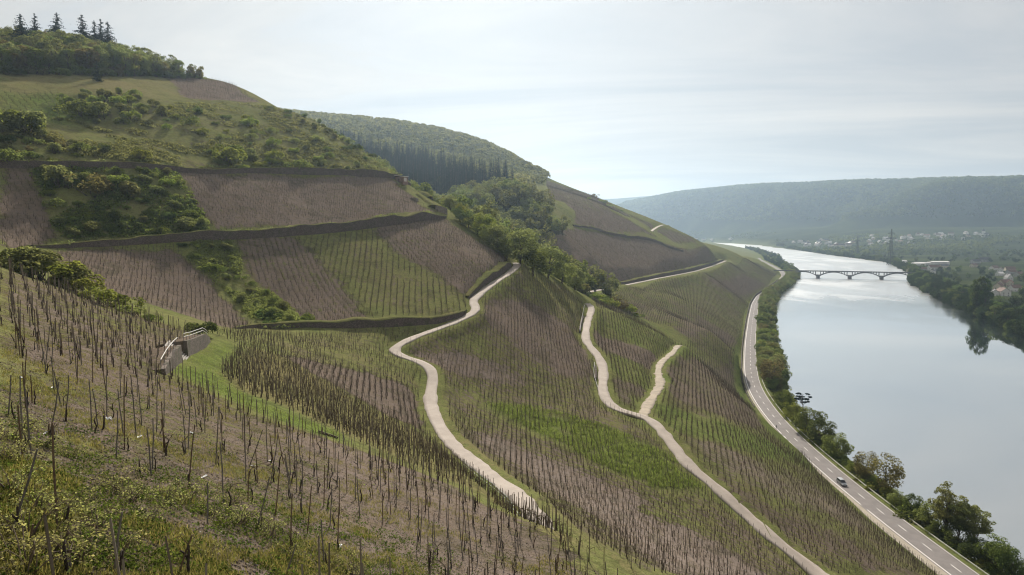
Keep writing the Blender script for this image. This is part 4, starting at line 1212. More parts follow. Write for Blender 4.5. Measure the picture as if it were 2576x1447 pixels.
for name, px, gg, lush, soil, rg, vg, sh, st in FIELDS:
    if not rg: continue
    poly = field_plan[name]; gr = field_plan[name + '/dir']; nrm = np.array([-gr[1], gr[0]])
    c = poly.mean(0); ext = np.abs(poly - c).max() * 1.5
    A, B = np.meshgrid(np.arange(-ext, ext, rg), np.arange(-ext, ext, vg))
    # rows curve a little with the slope
    A = A.ravel(); B = B.ravel()
    A = A + .5 * np.sin(B / 17 + c[0])
    x = c[0] + nrm[0]*A + gr[0]*B + g.normal(0, .11, len(A)); y = c[1] + nrm[1]*A + gr[1]*B + g.normal(0, .10, len(A))
    m = pip(poly, x, y); x, y = x[m], y[m]
    m = (g.random(len(x)) > .07) & (vnoise(x, y, 4.5) < .84); x, y = x[m], y[m]
    m = ~occupied(x, y) & (x < road_x(y) - 7)
    for b in bare:
        m &= ~pip(b, x, y)
    x, y = x[m], y[m]
    P3 = np.column_stack([x, y, gz(x, y)])
    d = np.hypot(x, y)
    lod = np.where(d < 170, 0, np.where(d < 330, 1, 2))
    for L in (0, 1, 2):
        k = lod == L
        if k.any(): allv[L].append((P3[k], sh))
mb = MB()
for L in allv:
    for P3, sh in allv[L]:
        vine_rows(mb, P3, sh, L, g)
# foreground slope lattice
poly = np.vstack([field_plan['f_slope']])
gr = np.array([-.57, .82]); gr = grad_at(-30, 60, 12); gr /= np.hypot(*gr); nrm = np.array([-gr[1], gr[0]])
A, B = np.meshgrid(np.arange(-140, 140, 1.75), np.arange(-140, 140, 1.35)); A = A.ravel(); B = B.ravel()
x = -30 + nrm[0]*A + gr[0]*B + g.normal(0, .16, len(A)); y = 60 + nrm[1]*A + gr[1]*B + g.normal(0, .16, len(A))
polyw = hit([(0,672),(100,700),(200,742),(300,775),(400,808),(500,846),(440,880),(410,930),(490,965),(640,1040),(850,1118),(1100,1205),(1300,1310),(1500,1435),(1560,1500)], 6, 112)[:, :2]
polyw = np.vstack([polyw, [(2, 25), (-12, 7), (-22, 10), (-60, 60), (-85, 105)]])
m = pip(polyw, x, y) & (g.random(len(x)) > .16)
for b in bare: m &= ~pip(b, x, y)
x, y = x[m], y[m]
lat = np.column_stack([x, y, gz(x, y)])
vp = np.array([to_px(*p) for p in lat])
# stakes seen singly near the viewer (foot, top) in photo points
Z5 = lambda p: (p[0]*.348, 943.4 + p[1]*.348)
TRACED = [((415,1140),(372,345)),((85,1150),(270,535)),((355,500),(425,50)),((200,1280),(245,1080)),((815,1447),(885,990)),((505,1447),(505,1330)),((1290,1440),(1385,1155)),
 ((1500,1090),(1500,775)),((475,330),(497,0)),((232,205),(225,0)),((770,300),(770,0)),((665,410),(645,30)),((900,540),(895,0)),((985,440),(945,0)),((1105,680),(1105,310)),((1185,555),(1170,190)),
 ((1130,420),(1140,10)),((1360,540),(1375,105)),((1360,820),(1405,360)),((1560,650),(1580,230)),((1620,940),(1590,480)),((1770,560),(1760,130)),((1775,770),(1770,280)),((1800,670),(1900,395)),((1790,910),(1800,690)),
 ((1860,1100),(1950,735)),((1960,770),(2010,420)),((1990,1020),(2025,670)),((1930,630),(1925,330)),((2100,720),(2075,330)),((2100,1245),(2110,855)),((2145,850),(2145,575)),((2180,1000),(2185,620)),((2220,1150),(2255,800)),
 ((2340,1370),(2325,1045)),((2385,1100),(2400,790)),((2440,1270),(2450,920)),((2065,1447),(2140,1225)),((2270,730),(2270,480)),((2340,950),(2350,650)),((2435,810),(2450,550)),((60,300),(80,0)),((360,500),(350,350))]
ft = [Z5(a) for a, b in TRACED]; tp = [Z5(b) for a, b in TRACED]
fh = hit(ft, 6, 112)
rt = rays(tp)
traced = []
for f, r in zip(fh, rt):
    Y = f[1] + .05
    traced.append((f, np.array([r[0]*Y, Y, CAM_H + r[1]*Y])))
keep = np.ones(len(lat), bool)
for f, t in traced:
    keep &= np.hypot(lat[:, 0]-f[0], lat[:, 1]-f[1]) > .8
# brambles and weeds have taken the nearest corner: no lattice stakes there
zone = np.array([(-50,1250),(180,1190),(420,1200),(700,1265),(980,1330),(1130,1500),(-50,1500)])
keep &= ~pip(zone, vp[:, 0], vp[:, 1])
zone2 = np.array([(-50,905),(300,930),(620,1060),(900,1180),(1000,1290),(900,1340),(640,1260),(300,1190),(-50,1240)])
inz2 = pip(zone2, vp[:, 0], vp[:, 1])
keep &= ~(inz2 & (g.random(len(lat)) < .55))
lat = lat[keep]; vp = vp[keep]
near = np.argsort(np.hypot(lat[:, 0], lat[:, 1]))
infr = (vp[:, 0] > -20) & (vp[:, 0] < 2600) & (vp[:, 1] < 1500)
near = [i for i in near if infr[i]]
single = near[:300 - len(traced)]
rest = np.setdiff1d(np.arange(len(lat)), single)
vine_rows(mb, lat[rest], 2.15, 0, g, bow=False)
tag(mb.build("vineyard_rows", [M_vine]), kind='stuff')

M_stake_g = plain("stake_grey", (.130,.115,.103), .9, .35, 6.0, obj_var=.45)
M_stake_b = plain("stake_brown", (.120,.080,.050), .9, .35, 6.0, obj_var=.5)
M_trunk = plain("vine_bark", (.036,.027,.021), .95, .5, 9.0)
M_cane = plain("vine_cane", (.085,.058,.036), .9, .3, 9.0)
M_bud = leaf_mat("vine_bud_leaf", (.120,.140,.035), (.300,.310,.110))
M_tape = plain("white_tape", (.75,.72,.70), .6, .1)
def stake_mesh(seed, mat):
    g = np.random.default_rng(seed); b = MB()
    z = np.array([-.45, .5, 1.2, 2.0]); w = g.normal(0, .010, (4, 2)); w[0] = 0
    b.tube(np.column_stack([w, z]), [.030, .028, .026, .022], 6)
    return b.mesh("vine_stake", [mat])
STK = [stake_mesh(i, M_stake_g if i % 3 else M_stake_b) for i in range(6)]
def grapevine_meshes(seed):
    g = np.random.default_rng(seed); tb = MB(); cb = MB(); lb = MB()
    h = g.uniform(.45, .85); n = 6; t = np.linspace(0, 1, n)
    p = np.column_stack([np.cumsum(g.normal(0, .035, n)), np.cumsum(g.normal(0, .035, n)), -.2 + t*(h+.2)]); p[0, :2] = 0
    tb.tube(p, np.linspace(.042, .028, n)*g.uniform(.9, 1.3, n), 6)
    if g.random() < .5:
        q = p[3] + np.array([g.normal(0, .12), g.normal(0, .12), .25]); tb.tube([p[3], (p[3]+q)/2+.03, q], [.036, .03, .02], 5)
    tips = []
    for i in range(g.integers(1, 4)):
        a = g.uniform(0, 6.28); d = np.array([math.cos(a), math.sin(a), 0]); L = g.uniform(.3, .7)
        c = [p[-1], p[-1]+d*L*.4+np.array([0,0,.25]), p[-1]+d*L*.85+np.array([0,0,.18]), p[-1]+d*L+np.array([0,0,-.15])]
        cb.tube(c, [.012, .010, .008, .006], 4); tips += c[1:]
    tips = np.array(tips); k = g.integers(0, len(tips), 9)
    pos = tips[k] + g.normal(0, .07, (9, 3))
    v, q = leaf_quads(pos, unit(g.normal(size=(9, 3)) + np.array([0, 0, .7])), .075, g, .9)
    lb.add(v, q, av=np.repeat(g.random(9), 4))
    return tb.mesh("trunk", [M_trunk], True), cb.mesh("cane", [M_cane]), lb.mesh("leaves", [M_bud])
GRV = [grapevine_meshes(200+i) for i in range(9)]
WID = ["far left","left edge side","left side","left of middle","just left of middle","middle","right of middle","right side"]
def where(v):
    i = int(np.clip(round(v[0] / 257.6), 0, 7))
    r = v[1] / 1447
    vert = "bottom" if r > .92 else "low" if r > .84 else "lower" if r > .76 else "mid height" if r > .68 else "upper" if r > .6 else "top of slope"
    return WID[i] + ", " + vert
def put_stake(i, f, top, known):
    m = STK[i % 6] if not known else STK[(i % 6)]
    ax = top - f; L = np.linalg.norm(ax)
    o = obj("vine_stake", m, loc=tuple(f))
    rot = mathutils.Vector((0, 0, 1)).rotation_difference(mathutils.Vector(ax / L))
    o.rotation_mode = 'QUATERNION'; o.rotation_quaternion = rot
    o.scale = (1.0, 1.0, L / 2.0)
    lean = "upright" if abs(ax[0])/L < .07 else "leaning right" if ax[0] > 0 else "leaning left"
    col = "grey" if (i % 6) % 3 else "brown"
    v = to_px(*f)
    soil = "by brambles" if v[1] > 1200 and v[0] < 1000 else "on slate soil" if v[0] > 800 else "on patchy grass"
    size = "tall" if L > 2.25 else "short" if L < 1.7 else "mid-height"
    tag(o, "%s %s %s vine stake %s, %s" % (size, lean, col, soil, where(v)), "vine stake", "wooden stakes of the near vineyard")
    return o
import mathutils
def put_vine(i, p, v):
    e = empty("grapevine", tuple(p), random.uniform(0, 6.28)); s = random.uniform(.7, 1.1); e.scale = (s, s, s)
    for nm, me_ in zip(("trunk", "cane", "leaves"), GRV[i % 9]): obj(nm, me_, e)
    tag(e, "%s gnarled dark grapevine just budding, %s" % ("thick" if s > .92 else "slender", where(v)), "grapevine", "pruned vines of the near vineyard")
for i, (f, t) in enumerate(traced):
    put_stake(i, f, t, True)
    if i % 10 not in (3, 7):
        put_vine(i, f + np.array([random.uniform(.1, .25), random.uniform(-.15, .1), 0]), to_px(*f))
for i, j in enumerate(single):
    p = lat[j]; L = random.uniform(1.8, 2.45)
    a = np.array([random.gauss(0, .065), random.gauss(0, .05), 1.0]); a /= np.linalg.norm(a)
    put_stake(i, p, p + a*L, False)
    if i % 5 < 3:
        put_vine(i, p + np.array([random.uniform(-.3, .3), random.uniform(-.2, .2), 0]), vp[j])
print("SINGLE", len(single), "REST", len(rest), [sum(len(a) for a, b in allv[L]) for L in allv])

# ------------------------------------------------------------------ near ground cover
def blades(name, P3, h, w, mat, g, per=5, spread=.16):
    mb = MB(); N = len(P3)
    c = np.repeat(P3, per, 0) + np.column_stack([g.normal(0, spread, (N*per, 2)), np.zeros(N*per)])
    hh = (np.repeat(h, per) if not np.isscalar(h) else h) * g.uniform(.5, 1.3, N*per)
    a = g.uniform(0, 6.28, N*per); d = np.column_stack([np.cos(a), np.sin(a), 0*a])
    o = np.column_stack([g.normal(0, .35, (N*per, 2)), np.ones(N*per)]) * hh[:, None]
    ww = w * g.uniform(.6, 1.4, N*per)[:, None]
    v = np.stack([c - d*ww, c + d*ww, c + o], 1).reshape(-1, 3)
    mb.add(v, tris=np.arange(len(v)).reshape(-1, 3), av=np.repeat(np.clip(np.repeat(g.random(N), per) + g.normal(0, .15, N*per), 0, 1), 3))
    return tag(mb.build(name, [mat]), kind='stuff')
M_grass = leaf_mat("grass_blade", (.080,.092,.030), (.25,.22,.085), objv=0.0)
M_lush = leaf_mat("lush_grass", (.115,.150,.048), (.26,.30,.105), objv=0.0)
M_straw = leaf_mat("dry_stalk", (.20,.155,.085), (.36,.30,.19), objv=0.0, trans=.2)
M_weed = leaf_mat("weed_leaf", (.035,.062,.014), (.120,.160,.034), objv=0.1)
M_blos = leaf_mat("bramble_leaf", (.190,.205,.075), (.44,.43,.22), objv=0.1)
M_twig = plain("bramble_twig", (.10,.075,.055), .95, .35, 6)
def view_pts(polyV, n, g, ymin=6, ymax=112):
    poly = np.array(polyV, float); lo, hi = poly.min(0), poly.max(0)
    p = g.uniform(lo, hi, (int(n*2.2), 2)); p = p[pip(poly, p[:, 0], p[:, 1])][:n]
    r = rays(p)
    # vectorised coarse march for many points
    Ys = np.concatenate([np.arange(ymin, min(ymax, 130), .35), np.arange(130, max(ymax, 131), 1.2)]) if ymax > 130 else np.arange(ymin, ymax, .35)
    Yh = np.full(len(p), np.nan)
    for i in range(0, len(p), 2000):
        rr_ = r[i:i+2000]
        zr = CAM_H + rr_[:, 1:2]*Ys[None]; gg_ = gz(rr_[:, 0:1]*Ys[None], np.broadcast_to(Ys[None], zr.shape))
        b = zr <= gg_; k = b.argmax(1); ok = b.any(1)
        Yh[i:i+2000] = np.where(ok, Ys[k], np.nan)
    ok = ~np.isnan(Yh); Y = Yh[ok]; x = r[ok, 0]*Y
    return np.column_stack([x, Y, gz(x, Y)])
g = np.random.default_rng(31)
FG = [(0,690),(200,745),(400,810),(500,850),(420,930),(640,1045),(850,1120),(1100,1210),(1300,1320),(1500,1440),(1500,1470),(0,1470)]
pg = view_pts(FG, 26000, g)
amt = vnoise(pg[:, 0], pg[:, 1], 2.6)*.6 + vnoise(pg[:, 0]+9, pg[:, 1], 7.0)*.4
vpp = None
px_ = np.array([to_px(*p) for p in pg])
bias = np.clip((px_[:, 0] - 700) / 900, 0, 1)*.22
k = amt > .49 + bias
blades("grass_tufts", pg[k], .17, .016, M_grass, g, 6, .13)
k2 = (amt < .50) & (g.random(len(pg)) < .5)
blades("dry_stalks", pg[k2], .10, .014, M_straw, g, 3, .18)
pl = view_pts([(430,935),(520,862),(584,868),(575,895),(548,938),(620,1000),(860,1092),(850,1108),(620,1030),(480,960)], 5000, g)
blades("lawn_grass", pl, .12, .03, M_lush, g, 5, .2)
pl = view_pts([(1225,1015),(1320,1022),(1430,1045),(1560,1085),(1680,1145),(1770,1230),(1640,1225),(1500,1165),(1400,1110),(1300,1065)], 5200, g, 80, 200)
am = vnoise(pl[:, 0], pl[:, 1], 3.0)*.6 + vnoise(pl[:, 0]+9, pl[:, 1], 9.0)*.4
blades("tall_grass", pl[am > .42], .5, .05, M_lush, g, 6, .35)
# slate chips on the bare soil
M_chip = leaf_mat("slate_chip", (.075,.058,.052), (.33,.29,.27), objv=0.0, trans=.0)
pc = view_pts([(560,1040),(850,1118),(1100,1205),(1300,1310),(1500,1435),(1540,1470),(0,1470),(0,700),(200,760),(470,880),(400,930)], 30000, g)
k = (vnoise(pc[:, 0], pc[:, 1], 2.6)*.6 + vnoise(pc[:, 0]+9, pc[:, 1], 7.0)*.4) < .56
pc = pc[k] + np.array([0, 0, .02])
mb = MB(); v, q = leaf_quads(pc, unit(g.normal(0, .45, (len(pc), 3)) + np.array([.3, .2, 1])), .085, g, .8); mb.add(v, q, av=np.repeat(np.clip(g.random(len(pc))**2, 0, 1), 4))
tag(mb.build("slate_chips", [M_chip]), kind='stuff')
# low scrub on the rough slope and terrace: uncounted tufts
def tufts(name, P3, r, nq, size, mats, g):
    mb = MB(); n = len(P3)
    d = unit(g.normal(size=(n, nq, 3))); d[..., 2] = np.abs(d[..., 2])
    rr_ = r * g.uniform(.5, 1.5, n)
    pos = P3[:, None] + d*rr_[:, None, None]*np.array([1.25, 1.25, .8])
    nr = unit(d + .6*g.normal(size=d.shape)).reshape(-1, 3)
    v, q = leaf_quads(pos.reshape(-1, 3), nr, np.repeat(rr_, nq)*size, g)
    mb.add(v, q, av=np.repeat(np.clip(np.repeat(g.random(n), nq) + g.normal(0, .15, n*nq), 0, 1), 4))
    return tag(mb.build(name, mats), kind='stuff')
ps = view_pts([(0,320),(150,300),(300,320),(450,260),(660,262),(800,300),(1010,440),(850,436),(440,424),(0,405)], 7000, g, 190, 440)
am = vnoise(ps[:, 0], ps[:, 1]*1.6, 9.0)*.6 + vnoise(ps[:, 0]+9, ps[:, 1], 24.0)*.4
tufts("slope_scrub", ps[am > .45], .75, 10, .8, [M_leafo], g)
# ivy and grass hanging over the long walls
ivy = []
for V, yl in (([(0,408),(230,410),(440,417),(640,422),(850,428),(1000,438)], (190, 345)), ([(84,620),(243,606),(434,596),(591,586),(765,574),(880,562),(1100,538)], (160, 320)), ([(620,824),(780,820),(900,818),(1000,808),(1085,808)], (120, 205))):
    p = hit(V, *yl); cc = crom(p[:, :2], .5); cc = cc[vnoise(cc[:, 0], cc[:, 1], 5.0) > .52]
    ivy.append(np.column_stack([cc + g.normal(0, .5, cc.shape), gz(cc[:, 0], cc[:, 1]) + .2]))
tufts("wall_growth", np.vstack(ivy), .8, 12, .6, [M_leafo], g)
ps = view_pts([(80,424),(440,430),(490,510),(535,580),(400,598),(160,606),(112,520)], 2600, g, 170, 340)
tufts("terrace_scrub", ps[vnoise(ps[:, 0], ps[:, 1], 6.0) > .35], .75, 10, .75, [M_leaf], g)
ps = view_pts([(446,612),(590,606),(612,692),(690,742),(775,818),(650,820),(572,742),(478,655)], 1600, g, 130, 260)
tufts("strip_scrub", ps[vnoise(ps[:, 0], ps[:, 1], 5.0) > .35], .55, 10, .75, [M_leaf], g)
# weeds in the near corner
pw = view_pts([(0,1090),(250,1150),(500,1200),(760,1290),(1000,1350),(1150,1470),(0,1470)], 5200, g, 6, 40)
am = vnoise(pw[:, 0], pw[:, 1], 1.3)
tufts("low_weeds", pw[am > .38], .13, 9, .55, [M_weed], g)
pw = view_pts([(0,960),(400,1000),(800,1180),(1100,1320),(1400,1470),(0,1470)], 3000, g, 6, 70)
tufts("scattered_weeds", pw[vnoise(pw[:, 0]+5, pw[:, 1], 2.0) > .55], .15, 8, .55, [M_weed], g)
# brambles: arching twigs with pale young leaves
def bramble(seed, H, rx, ntw, nlf):
    g = np.random.default_rng(seed); tb = MB(); lb = MB(); tips = []
    for i in range(ntw):
        a = g.uniform(0, 6.28); L = rx*g.uniform(.5, 1.15); h = H*g.uniform(.5, 1.1)
        p = [np.array([g.normal()*.12, g.normal()*.12, -.15])]
        for t in (.3, .6, .85, 1.0):
            p.append(np.array([math.cos(a)*L*t, math.sin(a)*L*t, h*math.sin(t*2.3)]) + g.normal(0, .05, 3))
        tb.tube(p, [.014, .011, .008, .006, .004], 4); tips += p[1:]
        tips += [(p[j]*(1-s)+p[j+1]*s) for j in range(1, 4) for s in (.35, .7)]
    tips = np.array(tips); k = g.integers(0, len(tips), nlf)
    pos = tips[k] + g.normal(0, .06, (nlf, 3))
    v, q = leaf_quads(pos, unit(g.normal(size=(nlf, 3)) + np.array([0, 0, .9])), .055, g, .9)
    lb.add(v, q, av=np.repeat(g.random(nlf), 4))
    return tb.mesh("stem", [M_twig]), lb.mesh("foliage", [M_blos])
BR = [bramble(300+i, .75, 1.0, 16, 420) for i in range(4)]
for i, (vx, vy, s) in enumerate([(30,1240,1.0),(90,1290,.9),(60,1360,1.1),(130,1400,1.1),(190,1420,1.2),(150,1310,.9),(290,1235,.9),(330,1265,1.0),(245,1330,.9),(420,1270,1.0),(470,1265,.9),(380,1310,.8),(610,1320,1.0),(680,1350,.9),(540,1300,.8),
      (880,1440,1.0),(830,1430,.7),(590,1270,.7),(30,1110,1.0),(70,1080,.8),(20,1160,.9),(120,1130,.7),(520,1400,.6),(720,1400,.7),(300,1400,.7),(60,1440,1.1),(180,1150,.6)]):
    q = hit([(vx, vy)], 6, 60)[0]
    plant("bramble", BR[i % 4], q[0], q[1], s, "pale budding bramble bush %s, %s" % ("of arching twigs" if s > .85 else "sprawling low", where((vx, vy))), "bramble", "brambles in the near corner", ("stem", "foliage"), wide=1.15, sink=.05)
# litter of white plastic on the slope
M_lit = plain("white_plastic", (.78,.79,.80), .5, .1)
for i, (zx, zy) in enumerate([(785,320),(150,25),(1010,455),(375,100),(335,430),(1385,425),(1825,665),(1950,625),(2455,1250),(1475,745)]):
    q = hit([Z5((zx, zy))], 6, 112)[0]
    gg = np.random.default_rng(900+i); b = MB(); n = 5
    X, Yg = np.meshgrid(np.linspace(-.16, .16, n), np.linspace(-.11, .11, n))
    Zz = .05 + gg.uniform(-.02, .07, X.shape)
    ii = (np.arange(n-1)[:, None]*n + np.arange(n-1)[None]).ravel()
    b.add(np.column_stack([X.ravel()+gg.normal(0,.02,n*n), Yg.ravel()+gg.normal(0,.02,n*n), Zz.ravel()]), np.stack([ii, ii+1, ii+n+1, ii+n], 1))
    o = b.build("plastic_scrap", [M_lit], loc=tuple(q)); o.rotation_euler = (.3, .2, gg.uniform(0, 6))
    tag(o, "crumpled white plastic scrap on the slope, %s" % where(Z5((zx, zy))), "litter", "white scraps on the slope")
# ------------------------------------------------------------------ terrace walls
def stone_mat(name, c, sc=1.6):
    k = NM(name)
    p = k.pos()
    sp = k.n("ShaderNodeSeparateXYZ", {0: p})
    cb = k.n("ShaderNodeCombineXYZ", {0: k.math('ADD', sp.outputs[0], sp.outputs[1]), 1: sp.outputs[2], 2: 0.0}).outputs[0]
    br = k.n("ShaderNodeTexBrick", {"Vector": cb, "Scale": sc, "Mortar Size": .035, "Color1": (*[x*1.25 for x in c], 1), "Color2": (*[x*.70 for x in c], 1), "Mortar": (*[x*.4 for x in c], 1), "Row Height": .28, "Brick Width": .7})
    f = k.noise(p, .6, 5, .65)
    col = k.mix(k.math('MULTIPLY', k.step(f, .45, .7), .55), br.outputs[0], (.055,.065,.03, 1))
    return k.done(k.pbr(col, .95, k.bump(br.outputs["Fac"], .5, .05), 0, .1))
M_stone = stone_mat("slate_stone", (.135,.108,.098))
M_stone2 = stone_mat("pale_rubble", (.27,.235,.205))
M_cap = plain("grassy_wall_top", (.095,.095,.042), .95, .4, .8)
def grassy(o, a=.72, b=.35):
    for nm_, val in (('grass', a), ('lush', b), ('soil', .3)):
        at_ = o.data.attributes.new(nm_, 'FLOAT', 'POINT'); at_.data.foreach_set('value', np.full(len(o.data.vertices), val, np.float32))
    return o
def wall(name, V, ylim, h, label, cat="stone wall", step=2.0, mat=None, cap=True, deep=None, Ys=None, jag=.5, pts=None):
    if pts is None:
        p = at_y(V, Ys) if Ys is not None else hit(V, *ylim)
    else:
        p = np.asarray(pts, float)
    c = crom(p[:, :2], step); c = smooth_line(c, 2)
    n = len(c); hh = np.interp(np.linspace(0, 1, n), np.linspace(0, 1, len(h)), h)
    hh = .76 * hh * (1 + jag*(vnoise(c[:, 0]*1.0, c[:, 1], 5.0) - .5))
    gr = np.array([grad_at(x, y, 3.0) for x, y in c]); s = np.hypot(gr[:, 0], gr[:, 1]); gr /= s[:, None] + 1e-9
    gr = smooth_line(gr, 3); gr /= np.hypot(gr[:, 0], gr[:, 1])[:, None] + 1e-9
    z = smooth_line(gz(c[:, 0], c[:, 1])[:, None], 3)[:, 0]
    dep = np.clip(hh / np.maximum(s, .25), .8, 9.0) if deep is None else np.full(n, deep)
    th = np.minimum(.55, dep)
    f0 = np.column_stack([c, z - 1.0]); f1 = np.column_stack([c + gr*.12, z + hh])
    k1 = np.column_stack([c + gr*(th[:, None] + .1), z + hh]); k0 = np.column_stack([c + gr*(th[:, None] + .1), z - 1.0])
    v = np.stack([f0, f1, k1, k0], 1).reshape(-1, 3); q = []
    for i in range(n-1):
        for j in range(3): q.append([i*4+j, i*4+j+1, (i+1)*4+j+1, (i+1)*4+j])
    q += [[0, 3, 2, 1], [4*(n-1), 4*(n-1)+1, 4*(n-1)+2, 4*(n-1)+3]]
    e = empty(name, tuple(f0[n//2] + np.array([0, 0, 1.0])))
    mb = MB(); mb.add(v - np.array(e.location), q); mb.build("masonry", [mat or M_stone], e)
    if cap:
        a = np.column_stack([c + gr*.05, z + hh - .05]); b = np.column_stack([c + gr*.16, z + hh + .14]); d = np.column_stack([c + gr*dep[:, None]*.6, z + hh + .16])
        e_ = np.column_stack([c + gr*(dep[:, None] + 1.2), z + hh - .5])
        v = np.stack([a, b, d, e_], 1).reshape(-1, 3) - np.array(e.location); q = []
        for i in range(n-1):
            for j in range(3): q.append([i*4+j, i*4+j+1, (i+1)*4+j+1, (i+1)*4+j])
        m2 = MB(); m2.add(v, q); grassy(m2.build("grass_cap", [M_ground], e, smooth=True))
    tag(e, label, cat)
    return e
wall("terrace_wall", [(-30,422),(0,422),(115,423),(230,425),(440,432),(640,436),(850,441),(920,446),(1000,453),(1034,459)], (190, 345), [3.0,3.2,2.4,2.2,2.8,3.4,3.8,3.8,1.6], "long dark terrace wall crossing the hillside below the rough upper slope")
wall("terrace_wall", [(84,622),(167,624),(243,622),(340,616),(434,610),(591,603),(765,592),(880,581),(1026,563),(1100,553),(1124,549)], (160, 300), [.6,2.6,3.6,3.6,3.8,4.2,4.4,4.2,1.2], "longest dark terrace wall with a green foot line above the bowl vineyard")
wall("terrace_wall", [(595,827),(650,826),(780,824),(900,826),(1000,823),(1085,816),(1135,806),(1170,793)], (120, 205), [.4,1.2,1.6,2.0,2.6,2.6,2.2,1.4], "low dark wall at the foot of the bowl vineyard ending at the lane bend", cap=True)
c, z, hw = lane_line['lane']
def along(k, V, ylim):
    p = hit(V, *ylim); c, z, hw = lane_line[k]
    return np.array([((c[:, 0]-q[0])**2 + (c[:, 1]-q[1])**2).argmin() for q in p])
i0, i1 = along('lane', [(1190,752),(1296,662)], (180, 265))
t = np.gradient(c, axis=0); t /= np.linalg.norm(t, axis=1)[:, None]; nr = np.stack([t[:, 1], -t[:, 0]], 1)
seg_ = (c - nr*(hw + .45))[min(i0, i1):max(i0, i1)+1:6]
wall("terrace_wall", None, None, [1.0,2.6,3.2,3.2,1.0], "buttressed grey wall holding the slope above the uppermost lane bend", pts=np.column_stack([seg_, np.zeros(len(seg_))]), step=1.5)
c, z, hw = lane_line['spur']
t = np.gradient(c, axis=0); t /= np.linalg.norm(t, axis=1)[:, None]; nr = np.stack([t[:, 1], -t[:, 0]], 1)
seg_ = (c - nr*(hw + .8))[4:-4:12]
wall("terrace_wall", None, None, [1.0,3.0,4.2,5.0,5.0,4.5,3.0], "dark wall along the pale lane crossing the next vineyard spur", pts=np.column_stack([seg_, np.zeros(len(seg_))]), step=4.0)
wall("terrace_wall", None, None, [2.0,3.5,3.6,3.6,3.2,2.5], "thin dark terrace wall high on the next vineyard spur", pts=at_y([(1443,568),(1500,571),(1560,583),(1620,596),(1680,609),(1720,620)], [600,640,690,740,800,850]), step=4.0)
wall("terrace_wall", [(1060,478),(1090,490)], (230, 330), [1.5,2.6,2.2], "short upper wall of the small broken terraces right of the hut", step=1.2)
wall("terrace_wall", [(1056,495),(1080,512),(1101,527)], (230, 330), [1.2,1.8,2.4], "slanting middle wall of the broken terraces right of the hut", step=1.2, mat=M_stone2)
wall("terrace_wall", [(1098,530),(1112,536),(1126,540)], (230, 320), [3.0,3.6,3.2], "rounded bastion wall at the right end of the lowest broken terrace", step=1.0, mat=M_stone2)
wall("terrace_wall", [(1035,502),(1044,507),(1053,506)], (230, 330), [1.2,2.0,1.6], "crumbled pale masonry stub standing in the vineyard below the hut", step=.8, mat=M_stone2, cap=False)
yy = np.arange(330, 1180, 20.0)
wall("road_wall", None, None, [.5,1.8,2.2,2.2,2.4,2.6,2.2,1.5], "low grey retaining wall along the hill side of the river road", pts=np.column_stack([road_x(yy) - 5.6, yy, 0*yy]), step=6.0, cap=False, deep=1.5)
for V, hh, lab in (([(1474,797),(1466,815),(1461,842)], [.6,1.6,1.4], "short stone wall at the upper bend of the lower lane"), ([(1497,925),(1499,945),(1503,968)], [.8,1.7,1.2], "short stone wall beside the lower lane at its middle bend")):
    i0, i1 = along('lower', [V[0], V[-1]], (150, 345)); c, z, hw = lane_line['lower']
    t = np.gradient(c, axis=0); t /= np.linalg.norm(t, axis=1)[:, None]; nr = np.stack([t[:, 1], -t[:, 0]], 1)
    a, b = min(i0, i1), max(i0, i1)
    pl_, pr_ = (c - nr*(hw + .4)), (c + nr*(hw + .4))
    s_ = pl_ if gz(*(c[a] - nr[a]*6)) > gz(*(c[a] + nr[a]*6)) else pr_
    wall("terrace_wall", None, None, hh, lab, pts=np.column_stack([s_[a:b+1:4], np.zeros(len(s_[a:b+1:4]))]), step=1.2, cap=False, deep=.9)

